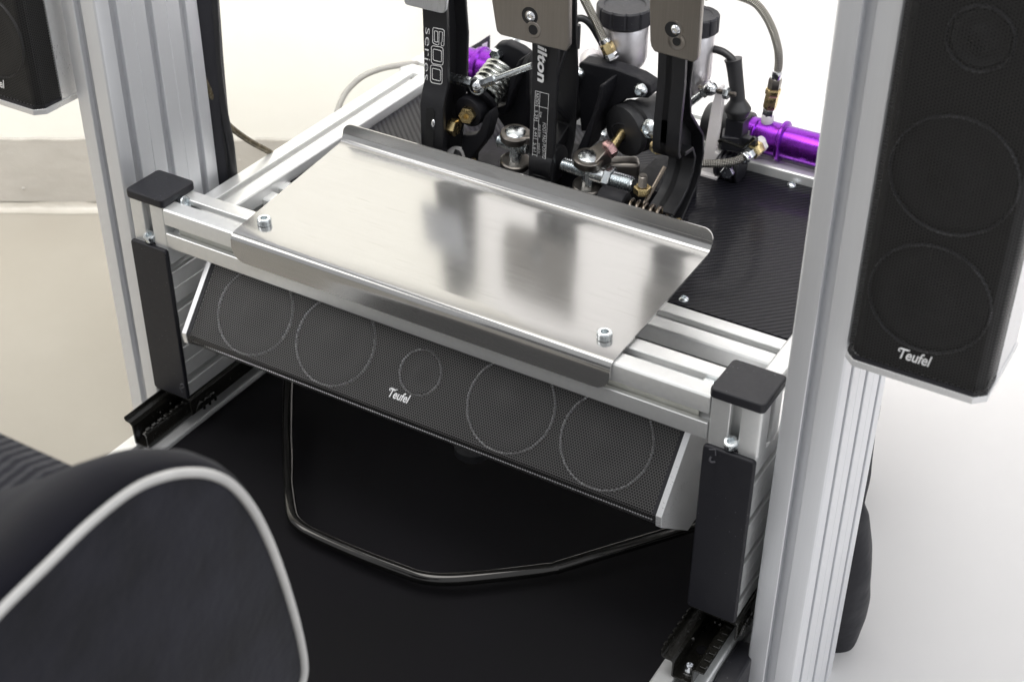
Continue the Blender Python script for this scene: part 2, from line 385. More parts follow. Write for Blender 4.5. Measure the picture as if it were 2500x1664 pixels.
def extr(name, ax, o, nx, ny, L, parent, m=AX, slots=(1, 1, 1, 1)):
    # o = min corner; ax = length axis; a, b run along the two others in x, y, z order
    i = 'xyz'.index(ax); oth = [k for k in range(3) if k != i]
    P = [(p[0] + o[oth[0]], p[1] + o[oth[1]]) for p in prof(nx, ny, slots)]
    return MB().prism(P, ax, o[i], o[i] + L).build(name, m, parent, 30)

def rrect(x0, x1, y0, y1, r, n=4):
    P = []
    for (cx, cy, a0) in ((x1 - r, y0 + r, -90), (x1 - r, y1 - r, 0), (x0 + r, y1 - r, 90), (x0 + r, y0 + r, 180)):
        for k in range(n + 1):
            a = math.radians(a0 + 90 * k / n); P.append((cx + r * math.cos(a), cy + r * math.sin(a)))
    return P

# ================================================================== SETTING
W = 592; FZ = -150
RV = RM @ Vector((1, 0, 0)); RV.z = 0; RV.normalize(); NV = Vector((0.51, -0.86, 0)).normalized(); NV = Vector((-RV.y, RV.x, 0)) * -1   # wall normal toward the camera
W0 = at(106, 508, 'z', FZ)
MB().add([(-6000, -6000, FZ), (6000, -6000, FZ), (6000, 6000, FZ), (-6000, 6000, FZ)], [(0, 1, 2, 3)]).build('floor', FLOORM)
tag(bpy.data.objects['floor'], kind='structure')
def wp(s, n, z): return W0 + RV * s + NV * n + Vector((0, 0, z - W0.z))
b = MB(); b.add([wp(-3500, 0, FZ), wp(4500, 0, FZ), wp(4500, 0, 2600), wp(-3500, 0, 2600), wp(-3500, -60, FZ), wp(4500, -60, FZ), wp(4500, -60, 2600), wp(-3500, -60, 2600)],
    [(0, 1, 2, 3), (5, 4, 7, 6), (3, 2, 6, 7), (0, 3, 7, 4), (1, 5, 6, 2)])
tag(b.build('wall', WALLM), kind='structure')
# painted band with an uneven brushed top edge, a few mm proud
b = MB(); N = 700; vs = []; fs = []
for i in range(N + 1):
    s_ = -1500 + 3500 * i / N; top = FZ + 104 + .6 * math.sin(s_ * .11) + random.uniform(-.4, .4) + s_ * 0.003
    vs += [wp(s_, 4, FZ + 12), wp(s_, 4, top - 1), wp(s_, 0.5, top)]
for i in range(N):
    fs += [(3 * i, 3 * i + 3, 3 * i + 4, 3 * i + 1), (3 * i + 1, 3 * i + 4, 3 * i + 5, 3 * i + 2)]
tag(b.add(vs, fs).build('wall_base_band', BANDM), kind='structure')
WHITEPAPER = mat('white_backdrop_paper', (0.71, 0.695, 0.69), 0.7, 0, 5, rvar=0.05, cvar=0.02)
b = MB(); x0_, x1_ = 545, 3600; prf = [(2900, FZ + 4)] + [(260 * (1 - math.sin(a)), FZ + 4 + 260 * (1 - math.cos(a))) for a in [PI / 2 * k / 14 for k in range(15)]] + [(30, 2300)]
prf = [(n_ + 40 if i else n_, z_) for i, (n_, z_) in enumerate(prf)]
vs = []; fs = []
for s_ in (x0_, x1_):
    for (n_, z_) in prf: vs.append(wp(s_, n_, z_))
for k in range(len(prf) - 1): fs.append((k, k + 1, len(prf) + k + 1, len(prf) + k))
b.add(vs, fs)
tag(b.build('white_backdrop', WHITEPAPER, ang=60), kind='structure')
b = MB(); vs = []; fs = []; N = 300; K = 7
for i in range(N + 1):
    s_ = -1500 + 3500 * i / N
    for k in range(K):
        a = PI / 2 * k / (K - 1); R_ = 11 + 1.0 * math.sin(s_ * .05) + random.uniform(-.6, .6)
        vs.append(wp(s_, 4.5 + R_ * (1 - math.cos(a)) if False else 4.5 + R_ * (1 - math.sin(PI / 2 - a)), FZ + .6 + R_ * (1 - math.sin(a))))
for i in range(N):
    for k in range(K - 1): fs.append((i * K + k, (i + 1) * K + k, (i + 1) * K + k + 1, i * K + k + 1))
tag(b.add(vs, fs).build('floor_cove', COVEM, ang=60), kind='structure')
b = MB()                                            # small paint drips on the band
for i in range(60):
    s_ = random.uniform(-120, 420); r = random.uniform(.8, 2.2); b.sphere(wp(s_, 4, FZ + random.uniform(25, 92)), r, 8, 6, (1.3, 1.3, .9))
b.sphere(wp(152, 4, FZ + 50), 4.6, 12, 8, (1.6, 1.6, .8)); b.sphere(wp(122, 4, FZ + 36), 2.8, 10, 6); b.sphere(wp(138, 4, FZ + 36), 2.8, 10, 6)
tag(b.build('paint_drip', BANDM), 'small dried paint lumps on the taupe wall base', 'paint drips', kind='stuff')

# ================================================================== FRAME
F = thing('aluminium_frame', (0, 0, FZ), 'silver slotted aluminium frame with black end caps carrying pedals and speakers', 'frame')
for x0 in (0, W - 40):
    r = extr('side_rail', 'y', (x0, 0, 0), 1, 4, 414 if x0 == 0 else 332, F)
    cp = MB().prism(rrect(x0 - .4, x0 + 40.4, -.6, 160.6, 3), 'y', -5, -0.15).build('end_cap', PLAST, r, bev=1.6, seg=3)
    po = extr('corner_post', 'z', (x0, 0.2, 160.1), 1, 1, 43.4, F)
    MB().prism(rrect(x0 - 1.2, x0 + 41.2, -1.2, 41.6, 4), 'z', 200.6, 209).build('end_cap', PLAST, po, bev=1.8, seg=3)
    screw((x0 + 19, 1.5, 163.5), (0, -.35, .9), 5.5, 6, F)
    MB().box(x0 + 14.8, x0 + 25.2, -0.8, 8, 160.6, 161.6).build('bracket', PLAST, po)
# moulded marks on the black panels
MB().tube([(6, -5.2, 0), (0, 0, 0)], .1, 4, 0)
b = MB(); b.tube([at(1731, 1096, 'y', -5.3), at(1747, 1097, 'y', -5.3), at(1747, 1111, 'y', -5.3)], .5, 6, 0).tube([at(1736, 1114, 'y', -5.2), at(1733, 1121, 'y', -5.2), at(1738, 1127, 'y', -5.2), at(1746, 1126, 'y', -5.2)], .9, 6, 4)
b.build('moulded_mark', mat('worn_plastic', (.07, .07, .08), .4), F)
b = MB(); b.tube([at(441, 938, 'y', -5.2), at(447, 937, 'y', -5.2), at(449, 944, 'y', -5.2), at(443, 947, 'y', -5.2)], .7, 6, 4).tube([at(438, 944, 'y', -5.2), at(446, 958, 'y', -5.2)], .5, 6, 0)
b.build('moulded_mark', MATS['worn_plastic'], F)
cb = extr('front_crossbar', 'x', (40.3, -0.6, 161), 1, 1, W - 80.6, F)
MB().box(50, W - 50, 5.6, 6.6, 174, 188).build('slot_filler', LIPW, cb)
screw((44, 20, 197.5), (1, 0, .5), 6, 6, F); screw((W - 46, 20, 195), (-1, 0, 0), 4.5, 8, F)
extr('rear_crossbar', 'x', (40.2, 127, 110), 1, 1, W - 80.4, F)
extr('back_crossbar', 'x', (-3, 416, 120), 1, 1, 530, F)
extr('back_crossbar', 'x', (-3, 456.3, 80), 1, 2, 530, F)
for x0 in (-50, W + 10):
    up = extr('upright', 'z', (x0, 7, FZ), 1, 3, 900, F, AZ)
for x0 in (-5, 548):
    extr('base_rail', 'y', (x0, -520, -117), 1, 2, 850, F)
extr('base_crossbar', 'x', (36, 380, -117), 1, 2, 510, F)
DP = MB().prism(rrect(41, W - 41, 167.3, 415.5, 1), 'z', 145, 150).build('deck_panel', CARBON, F, bev=.5)
for (x, y) in ((451, 176), (453, 409), (60, 176), (60, 409), (250, 409)):
    screw((x, y, 150), (0, 0, 1), 4.6, 2.8, F, button=True)

# black floor mat board between the base rails
b = MB(); N = 40; vs = []; fs = []
for i in range(N + 1):
    for j in range(N + 1):
        x = 35.6 + (547.6 - 35.6) * i / N; y = -520 + 900 * j / N
        dz = 1.2 * math.sin(x * .013 + y * .009) + .8 * math.sin(x * .03 - y * .017)
        vs.append((x, y, -43 + dz))
for i in range(N):
    for j in range(N): k = i * (N + 1) + j; fs.append((k, k + N + 1, k + N + 2, k + 1))
b.add(vs, fs); b.box(35.6, 547.6, -520, 380, -60, -50)
tag(b.build('floor_board', MATM, ang=60), 'matt black board filling the space between the lower silver rails', 'floor board')
# kick plate closing the dark space under the deck
# ================================================================== HEEL PLATE (stainless, folded)
HP = thing('heel_plate', (295, 0, 204), 'folded stainless steel heel plate screwed on the front crossbar', 'heel plate')
FLx, FRx, BLx, BRx = 118.0, 474.0, 112.0, 477.0
prof_yz = []                                         # (y, z, t) centreline from lip top over the plate to the front flange
B_Y, B_Z = 155.0, 213.5; F_Y, F_Z = 2.0, 203.0
cs = [(B_Y + 9.5, B_Z + 17.5)] + [(B_Y + 7.6 , B_Z + 8), (B_Y + 6.4, B_Z + 4.0), (B_Y + 4.2, B_Z + 1.4), (B_Y + .5, B_Z + .1)]
for k in range(1, 12): cs.append((B_Y + (F_Y - B_Y) * k / 12, B_Z + (F_Z - B_Z) * k / 12))
cs += [(F_Y, F_Z), (F_Y - 3.2, F_Z - .9), (F_Y - 5.6, F_Z - 3.0), (F_Y - 6.8, F_Z - 6.2), (F_Y - 7.0, F_Z - 12), (F_Y - 7.1, F_Z - 25)]
cum = [0]
for i in range(1, len(cs)): cum.append(cum[-1] + math.hypot(cs[i][0] - cs[i - 1][0], cs[i][1] - cs[i - 1][1]))
Ltot = cum[-1]
# refine the two flanges so that their corners can be rounded
def sample(t):
    for i in range(1, len(cs)):
        if t <= cum[i] + 1e-6:
            f = (t - cum[i - 1]) / (cum[i] - cum[i - 1]); return (cs[i - 1][0] + (cs[i][0] - cs[i - 1][0]) * f, cs[i - 1][1] + (cs[i][1] - cs[i - 1][1]) * f)
    return cs[-1]
ts = sorted(set([0, .5, 1.2, 2.2, 3.5, 5, 7, 9] + cum[1:-1] + [Ltot - q for q in (14, 12, 10, 8, 6, 4.2, 2.8, 1.6, .7, .2, 0)]))
rows = []
for t in ts:
    y, z = sample(t); f = max(0, min(1, (y - F_Y) / (B_Y - F_Y)))
    xl, xr = FLx + (BLx - FLx) * f, FRx + (BRx - FRx) * f
    R1, R2 = 9.0, 13.0; ins = 0
    if t < R1: ins = R1 - math.sqrt(max(0, R1 * R1 - (R1 - t) ** 2))
    if Ltot - t < R2: ins = R2 - math.sqrt(max(0, R2 * R2 - (R2 - (Ltot - t)) ** 2))
    i = min(range(1, len(cs)), key=lambda k: abs(cum[k] - t)); 
    a = sample(max(0, t - .8)); c = sample(min(Ltot, t + .8)); ty, tz = c[0] - a[0], c[1] - a[1]; l = math.hypot(ty, tz); ny, nz = tz / l, -ty / l
    rows.append((y, z, xl + ins, xr - ins, ny, nz))
b = MB(); vs = []; fs = []; NX = 24; th = 2.0
for (y, z, xl, xr, ny, nz) in rows:
    for k in range(NX + 1):
        x = xl + (xr - xl) * k / NX; vs.append((x, y, z)); 
for (y, z, xl, xr, ny, nz) in rows:
    for k in range(NX + 1):
        x = xl + (xr - xl) * k / NX; vs.append((x, y - ny * th * -1 if False else y + ny * -th, z + nz * -th))
m = len(rows); o2 = m * (NX + 1)
for i in range(m - 1):
    for k in range(NX):
        a = i * (NX + 1) + k; fs.append((a, a + 1, a + NX + 2, a + NX + 1)); fs.append((o2 + a, o2 + a + NX + 1, o2 + a + NX + 2, o2 + a + 1))
    a = i * (NX + 1); fs.append((a, a + NX + 1, o2 + a + NX + 1, o2 + a)); a += NX; fs.append((a, o2 + a, o2 + a + NX + 1, a + NX + 1))
for k in range(NX):
    fs.append((k, o2 + k, o2 + k + 1, k + 1)); a = (m - 1) * (NX + 1) + k; fs.append((a, a + 1, o2 + a + 1, o2 + a))
b.add(vs, fs).build('folded_sheet', STEEL, HP, ang=50)
for (x) in (134, 455.5): screw((x, 21, 204.4), (0, 0, 1), 6.0, 5.6, HP)

# ================================================================== SPEAKERS
def speaker(name, M4, label, logo, group):
    """local mm frame: x along the length 0..470, y into the depth, z across; origin at the lower front corner of the flat face"""
    t = thing(name, (0, 0, 0), label, 'speaker', group); t.matrix_world = Matrix.Translation(M4.translation * S) @ M4.to_3x3().to_4x4()
    L = 470
    cross = [(0, 0), (0, 78), (7, 85), (76, 85), (86, 75), (86, 3), (76, -7), (7, -7)]     # (y, z)
    body = [(5, 1), (5, 77), (10, 82.5), (75, 82.5), (84, 74), (84, 4), (75, -4.5), (10, -4.5)]
    MB().prism(body, 'x', 5.5, L - 5.5).build('cabinet', BLACKBODY, t, bev=.5)
    sh = MB(); sh.prism([(27, 85), (76, 85), (86, 75), (86, 3), (76, -7), (27, -7), (27, -5), (75, -5), (84, 4), (84, 74), (75, 83), (27, 83)], 'x', 5.2, L - 5.2)
    sh.build('side_shell', ENDP, t)
    for x0 in (0, L - 5):
        MB().prism([(-1.2, -.6), (-1.2, 78.6), (6.6, 86.2), (76.5, 86.2), (87, 75.6), (87, 2.4), (76.5, -8.2), (6.6, -8.2)], 'x', x0, x0 + 5).build('end_plate', ENDP, t, bev=.3, seg=1)
    g = MB(); pts = [(26, 85), (7, 85), (5.2, 84.4), (0.6, 79.6), (0, 78), (0, 0), (.6, -1.6), (5.2, -6.4), (7, -7), (26, -7)]; d = 0
    for i in range(len(pts) - 1):
        a, c = pts[i], pts[i + 1]; l = math.hypot(c[0] - a[0], c[1] - a[1]); x0, x1 = 5.1, L - 5.1
        k = len(g.f); g.add([(x0, *a), (x1, *a), (x1, *c), (x0, *c)], [(0, 1, 2, 3)]); g.uv[k] = [(x0, d), (x1, d), (x1, d + l), (x0, d + l)]; d += l
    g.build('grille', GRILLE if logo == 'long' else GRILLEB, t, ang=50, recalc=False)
    for x0 in (5.2, L - 8.2):                                      # solid rim of the grille next to the end plates
        e = MB(); e.prism([(-.3, 0), (-.3, 78), (6.7, 85.2), (26, 85.2), (26, 84), (7, 84), (.8, 77.6), (.8, .4), (7, -6), (26, -6), (26, -7.2), (6.7, -7.2)], 'x', x0, x0 + 3)
        e.build('grille_rim', PLAST, t)
    for cx in (63, 149, 235, 321, 407):
        R_ = 19 if cx == 235 else 38
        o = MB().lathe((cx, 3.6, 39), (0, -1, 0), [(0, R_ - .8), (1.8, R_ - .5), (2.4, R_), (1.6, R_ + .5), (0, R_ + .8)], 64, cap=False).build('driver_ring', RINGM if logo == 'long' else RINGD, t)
        MB().lathe((cx, 4.6, 39), (0, 1, 0), [(0, R_ - 1.5), (-1.0, R_ * .86), (.2, R_ * .7), (.35, R_ * .4), (.1, R_ * .38), (-1.2, R_ * .2), (-1.5, 0.2)], 40, cap=False).build('driver_cone', CONE, t)
    lo, lx, ly = ((216, -.4, 11.5), Vector((1, 0, 0)), Vector((0, 0, 1))) if logo == 'long' else ((17, -.4, 50), Vector((0, 0, -1)), Vector((1, 0, 0)))
    MB().tube([Vector(lo) + lx * a + ly * c + Vector((0, -.3, 0)) for a, c in ((.4, 5.2), (-.6, 5.6), (-.5, 7.0), (1.5, 7.7), (4.2, 7.3), (6.4, 7.9))], .42, 6, 4).build('logo_swash', LOGO, t)
    if logo == 'long': text('Teufel', 1, (216, -.4, 11.5), (1, 0, 0), (0, 0, 1), LOGO, t, 'logo', .3, .25, .022, (20, 7.6))
    else: text('Teufel', 1, (17, -.4, 50), (0, 0, -1), (1, 0, 0), LOGO, t, 'logo', .3, .25, .022, (21, 8.4))
    return t
M = Matrix.Identity(4)
def frame4(o, ex, ey, ez):
    m = Matrix((ex, ey, ez)).transposed().to_4x4(); m.translation = Vector(o); return m
c_, s_ = .772, .636
speaker('slim_speaker', frame4((60.5, -18, 91), (1, 0, 0), (0, c_, -s_), (0, s_, c_)), 'long black speaker lying tilted under the crossbar, silver end plates', 'long', 'matching slim speakers')
q = at(2083, 892, 'z', 268); speaker('slim_speaker', frame4((q.x + 78, q.y, 268), (0, 0, 1), (0, 1, 0), (-1, 0, 0)), 'upright black speaker hanging beside the right-hand upright, whole logo visible', 'up', 'matching slim speakers')
q = at(84, 281, 'z', 270); speaker('slim_speaker', frame4((q.x , q.y, 270), (0, 0, 1), (0, 1, 0), (-1, 0, 0)), 'upright black speaker cut by the left edge of the photo, beside the left upright', 'up', 'matching slim speakers')
for (x) in (640,): MB().box(652, 660, 20, 60, 400, 460).build('speaker_bracket', AX, F)
MB().box(-70, -50.2, 20, 60, 400, 460).build('speaker_bracket', AX, F)
b = MB(); b.lathe(at(1155, 1108, 'z', -20), (0, 0, 1), [(0, 14), (3, 17), (10, 17), (14, 12)], 24)
tag(b.build('rubber_foot', RUB), 'round black rubber foot showing below the middle of the tilted speaker', 'foot')

# ================================================================== SEAT RUNNERS
def runner(x0, y0, label, withhole):
    t = thing('slide_rail', (x0 + 12, y0, -37), label, 'slide rail', 'seat slide rails')
    pf = [(-10.5, -13), (-10.5, -18.5), (-8.5, -20.5), (-1.5, -20.5), (0, -22), (0, -35.5), (1.2, -36.6), (17, -36.6), (18.2, -35.5), (18.2, -22), (19.5, -20.5), (26.5, -20.5),
          (26.5, -19.2), (18.8, -19.2), (16.8, -21), (16.8, -35.2), (1.4, -35.2), (1.4, -21), (-1, -19.2), (-8, -19.2), (-9.2, -18), (-9.2, -13)]
    if not withhole:
        pf = [(-9, -8.5), (-9.6, -11), (-8, -13.4), (-3.2, -14.2), (-1, -17), (-.2, -35.6), (1, -36.6), (16, -36.6), (17.2, -35.6), (16.4, -21), (15, -18.8), (12.4, -19), (11.6, -21), (13.4, -21.2), (14.8, -22), (15.4, -34.8), (1.8, -34.8), (1, -16), (-1.6, -12.8), (-6.6, -11.8), (-7.6, -9.4), (-7.2, -8)]
    L = 400
    MB().prism([(x0 + a, z) for a, z in pf], 'y', y0, y0 + L).build('lower_channel', GLOSS, t, bev=.3, seg=1)
    for k in range(11):
        y = y0 + 4 + k * 8.2
        if not withhole:
            MB().box(x0 + 11.4, x0 + 15.2, y, y + 4.8, -19.6, -17.4).build('tooth', GLOSS, t, bev=.8, seg=2); continue
        MB().box(x0 - 10.6, x0 - 9.1, y, y + 4.6, -13.1, -10.2).build('tooth', GLOSS, t, bev=.4, seg=1)
        MB().box(x0 + 20.5, x0 + 26, y, y + 4.6, -20, -17.6).build('tooth', GLOSS, t, bev=.6, seg=1)
    screw((x0 + 9.5, y0 + 13, -35), (0, 0, 1), 5.6, 4.5, t, CHROME, button=True)
    for k in range(7): MB().sphere((x0 + random.uniform(-4, 26), y0 + 38 + random.uniform(-12, 30), -18), random.uniform(.8, 1.8), 8, 6).build('bearing_ball', GLOSS, t)
    if withhole: MB().lathe((x0 + 10, y0 + 36, -35.1), (0, 0, 1), [(0, 4.8), (.6, 5.0), (.6, 4.2), (.05, 4.2)], 20).build('slot_hole', MATM, t)
    # upper angle that the side rail stands on
    ux = 0 if x0 < 200 else W - 40
    u = MB().prism([(ux + 1, -.2), (ux + 41, -.2), (ux + 42.6, -1.6), (ux + 42.6, -19), (ux + 41, -19), (ux + 41, -3), (ux + 1, -3)], 'y', -3.5, 325)
    u.build('upper_channel', GLOSS, t, bev=.5, seg=1)
    h = MB()
    for k in range(3): h.tube([(ux + 43.5, 2 + k * 8, -16), (ux + 44.5, 6 + k * 8, -9), (ux + 44.5, 11 + k * 8, -12), (ux + 43.5, 12 + k * 8, -20)], 1.3, 8, 4)
    h.build('locking_claw', GLOSS, t)
    return t
runner(8, -47, 'black greasy slide rail with teeth poking out under the left black end panel', False)
runner(561, -47, 'black greasy slide rail with screw and round hole under the right black end panel', True)
# adjusting bar
def tp(dx, dy, z=-30): return at(dx * 1.0611, dy * 1.0611, 'z', z)
b = MB(); path = [tp(667, 840, -22), tp(663, 900, -24), tp(661, 1000, -28), tp(663, 1052, -30), tp(664, 1110, -30), tp(672, 1180, -30), tp(690, 1208, -30), tp(730, 1232, -30), tp(830, 1276, -30), tp(925, 1312, -30), tp(975, 1328, -30), tp(1040, 1332, -30), tp(1150, 1322, -30), tp(1262, 1308, -30), tp(1295, 1300, -30), tp(1400, 1268, -28), tp(1520, 1232, -25), tp(1640, 1195, -22)]
pin = lambda t: 5.6 - .9 * math.exp(-((t - .235) / .02) ** 2) - .6 * math.exp(-((t - .775) / .012) ** 2)
b.tube(path, pin, 16, 8)
tag(b.build('adjuster_bar', TUBEM, ang=80), 'bent glossy black steel bar lying in a wide U on the black floor board', 'bar')

# corner foot at bottom right, outside the base rail
t = thing('corner_bracket', (597, -60, -80), 'dark rounded plastic corner bracket with a bolt, cut by the bottom of the photo', 'bracket')
b = MB().prism([(-120, -110), (26, -110), (26, -46), (20, -41), (-18, -41), (-34, -47), (-52, -62), (-120, -66)], 'x', 588.6, 606); b.build('block', PLAST, t, bev=2.5, seg=3)
b = MB(); b.lathe((606, -16, -66), (1, 0, 0), [(0, 13), (1.5, 13), (2, 12), (.4, 11)], 28); b.build('recess', PLAST, t)
screw((606, -16, -66), (1, 0, 0), 7.5, 3, t, CHROME, True)

# ================================================================== SEAT (foreground)
ST = thing('racing_seat', (300, -700, -37), 'dark fabric seat with white piping on its side bolster, blurred in the foreground', 'seat')
XS = 486
D = lambda a, c: at(a * 1.0611, c * 1.0611, 'x', XS)
curve = [(-160, 1560), (-80, 1488), (0, 1398), (100, 1300), (200, 1203), (300, 1125), (380, 1092), (450, 1085), (500, 1096), (540, 1122), (580, 1172), (615, 1240), (645, 1318), (668, 1390), (687, 1462), (697, 1520), (695, 1558), (680, 1600), (650, 1650)]
pts = [D(*c) for c in curve]
def smoothpts(pts, sub):
    q = []; P = [pts[0] * 2 - pts[1]] + pts + [pts[-1] * 2 - pts[-2]]
    for i in range(1, len(P) - 2):
        for j in range(sub):
            t = j / sub; a, b_, c, d = P[i - 1:i + 3]
            q.append(0.5 * ((2 * b_) + (c - a) * t + (2 * a - 5 * b_ + 4 * c - d) * t * t + (3 * b_ - a - 3 * c + d) * t ** 3))
    q.append(pts[-1]); return q
sp = smoothpts(pts, 5)
base = [Vector((XS, p.y, p.z)) for p in sp]; cen = D(330, 1800); n = len(base)
outn = []
for i in range(n):
    td = base[min(i + 1, n - 1)] - base[max(i - 1, 0)]; nn = Vector((0, -td.z, td.y)).normalized()
    if nn.dot(base[i] - cen) < 0: nn = -nn
    outn.append(nn)
# side panel: slightly domed fan
b = MB(); rings = 8; vs = [cen + Vector((5, 0, 0))]; fs = []
for r_ in range(1, rings + 1):
    f = r_ / rings
    for i in range(n): p = cen.lerp(base[i], f); vs.append(Vector((XS + 5 * math.cos(f * PI / 2), p.y, p.z)))
for i in range(n - 1):
    fs.append((0, 1 + i, 2 + i))
    for r_ in range(rings - 1): a = 1 + r_ * n + i; fs.append((a, a + n, a + n + 1, a + 1))
b.add(vs, fs).build('bolster_side_panel', SEATM, ST, ang=80)
b = MB(); b.tube([p + Vector((.6, 0, 0)) for p in base], 2.35, 12, 0); b.build('piping', PIPE, ST, ang=80)
b = MB(); prof2 = [(0, 0), (.5, 2.6), (-3, 4.6), (-8, 5.8), (-15, 5.6), (-26, 2), (-40, -7), (-58, -20), (-80, -34), (-90, -60)]; vs = []; fs = []
for (dx, dn) in prof2:
    for i in range(n): vs.append(base[i] + outn[i] * dn + Vector((dx, 0, 0)))
for k in range(len(prof2) - 1):
    for i in range(n - 1): a = k * n + i; fs.append((a, a + 1, a + n + 1, a + n))
b.add(vs, fs).build('bolster', SEATD, ST, ang=80)
# cushion with ribbed cloth beyond the bolster
e0 = at(235 * 1.0611, 1048 * 1.0611, 'x', XS - 70)
pf = [(e0.y, e0.z - 200), (e0.y + 2, e0.z - 40), (e0.y, e0.z - 18), (e0.y - 8, e0.z - 6), (e0.y - 22, e0.z - 1), (e0.y - 60, e0.z - 2), (e0.y - 300, e0.z - 30), (e0.y - 320, e0.z - 200)]
b = MB().prism(pf, 'x', XS - 340, XS - 66); b.build('seat_cushion', RIBS, ST, bev=5, seg=3)
MB().box(150, 400, -950, -700, -37, 40).build('seat_base', PLAST, ST, bev=4)

# ================================================================== PEDALS
def r2(a, c): return (800 + a / 2.8, c / 2.8)
def r3(a, c): return (1300 + a / 2.8, c / 2.8)
def YZ(f, x, L): return [(lambda v: (v.y, v.z))(at(*f(*q), 'x', x)) for q in L]
dn, rt = (0, 0, -1), (1, 0, 0)
# ---- clutch
CL = thing('clutch_pedal', (163, 245, 160), 'leftmost black pedal arm printed with outlined digits and a brass hex bolt', 'pedal', 'floor pedals')
fr = [(243, 166), (236, 180), (231, 192), (231, 232), (235, 243), (239.5, 252), (240, 285), (240, 330), (239, 365), (236, 440)]
bk = [(256, 440), (270, 365), (275, 330), (279, 290), (277, 255), (273, 232), (269, 205), (264, 180), (256, 164)]
def arm(t, x0, x1, fr, bk, holes=None, m=ANOD, fth=5, web=(.45, .7)):
    b = MB(); n = len(fr)
    inner = [(y + fth, z) for y, z in fr]; b.prism(fr + inner[::-1], 'x', x0, x1)
    back = [(y - 3.5, z) for y, z in bk]; b.prism(bk + back[::-1], 'x', x0 + 1, x1 - .5)
    return b
sl = arm(CL, 150, 175.5, fr, bk)
sl.prism([(y + 4.8, z) for y, z in fr] + [(y - 3.2, z) for y, z in bk], 'x', 154, 163)
sl.build('arm', ANOD, CL, bev=1.0)
s2 = MB(); cz = [(c / 2.8) for c in (725, 1040)]
a0 = at(*r2(702, 745), 'y', 230.5); a1 = at(*r2(697, 1020), 'y', 230.5)
s2.prism([(a0.x + 4.6 * math.cos(t), a0.z - 3 + 4.6 * math.sin(t)) for t in [PI * k / 8 for k in range(9)]] + [(a1.x + 4.6 * math.cos(t), a1.z + 5 + 4.6 * math.sin(t)) for t in [PI + PI * k / 8 for k in range(9)]], 'y', 230.5, 231.4)
s2.build('slot', BLACKBODY, CL)
b = MB(); b.sphere(at(*r2(724, 850), 'y', 231), 3.2, 12, 8, (.7, .7, 1.6)); b.build('ball_end', CHROME, CL)
p0 = at(*r2(850, 865), 'x', 177); b = MB(); b.hexn((175, p0.y, p0.z), (183, p0.y, p0.z), 8.4); b.build('hex_bolt', GOLD, CL, ang=25)
pb = MB(); g = [(528, -330), (533, 5), (545, 25), (560, 33), (780, 84), (800, 84), (815, 66), (824, 0), (826, -330)]
P3 = [at(*r2(*q), 'y', 236) for q in g]; pb.prism([(p.x, p.z) for p in P3], 'y', 233, 237.5); pb.build('foot_pad', mat('bright_pad_steel', (.62, .63, .66), .35, 1, 30, (80, 80, 2)), CL, bev=1, seg=2)
# outlined numerals reading downwards
def outline_digit(pts, parent, r=.32, y=238.6):
    q = [at(*r2(*p_), 'y', y) for p_ in pts]; b = MB(); b.tube(q + [q[0]] if pts[0] != pts[-1] else q, r, 5, 0); return b
dig = MB()
def ring(l, tp_, r, bt, c, sk=14):            # rounded skewed box outline in zoom pixels
    P = []
    for (cx, cy, a0) in ((r - c, tp_ + c, -90), (r - c, bt - c, 0), (l + c, bt - c, 90), (l + c, tp_ + c, 180)):
        for k in range(5):
            a = math.radians(a0 + 22.5 * k); x = cx + c * math.cos(a); y = cy + c * math.sin(a); P.append((x, y + (x - l) / (r - l) * sk - sk / 2))
    P.append(P[0]); return P
for (l, tt, r, bt) in ((703, 450, 782, 572), (709, 319, 789, 442)):
    for (q, c) in (((l, tt, r, bt), 16), ((l + 12, tt + 23, r - 11, bt - 23), 9)):
        dig.tube([at(*r2(*w_), 'y', 239.3) for w_ in ring(*q, c)], .3, 5, 0)
six = [(724, 190), (787, 202), (797, 212), (795, 308), (790, 316), (776, 312), (776, 290), (783, 286), (785, 222), (762, 216), (760, 305), (752, 310), (726, 300), (718, 290), (719, 197), (724, 190)]
dig.tube([at(*r2(*w_), 'y', 239.3) for w_ in six], .3, 5, 0); dig.tube([at(*r2(*w_), 'y', 239.3) for w_ in ring(730, 214, 752, 288, 5, 6)], .3, 5, 0)
dig.build('printed_digits', PRINT, CL)
o_ = at(*r2(670, 188), 'y', 239.4); o2_ = at(*r2(655, 545), 'y', 239.4)
text('series', 1, o_ + Vector((0, 0, 0)), (o2_ - o_), rt, PRINT, CL, 'printed_word', .1, 0, -.016, ((o2_ - o_).length, 6.2))
# ---- brake
BR = thing('brake_pedal', (272, 245, 160), 'middle black pedal arm with white lettering and a printed ratio table', 'pedal', 'floor pedals')
fr = [(243, 160), (242, 185), (243, 215), (244, 245), (246, 275), (246, 305), (243, 350), (238, 400)]
bk = [(270, 400), (280, 350), (284, 303), (289, 262), (288, 235), (285, 209), (276, 185), (262, 160)]
b = arm(BR, 260, 285.5, fr, bk)
def bar(bb, y0, z0, y1, z1, w, x0=266, x1=279):
    d = Vector((0, y1 - y0, z1 - z0)).normalized(); nn = Vector((0, -d.z, d.y)) * w / 2
    bb.prism([(y0 + nn.y, z0 + nn.z), (y1 + nn.y, z1 + nn.z), (y1 - nn.y, z1 - nn.z), (y0 - nn.y, z0 - nn.z)], 'x', x0, x1)
bar(b, 247, 262, 285, 312, 5); bar(b, 247, 262, 286, 224, 5); bar(b, 247, 310, 284, 318, 10); bar(b, 249, 200, 286, 216, 12); bar(b, 250, 172, 278, 190, 34)
b.build('arm', ANOD, BR, bev=.9)
b = MB(); b.bcyl((262, 256, 196), (284.8, 256, 196), 17, 1.5, 32); b.build('balance_tube', ANOD, BR)
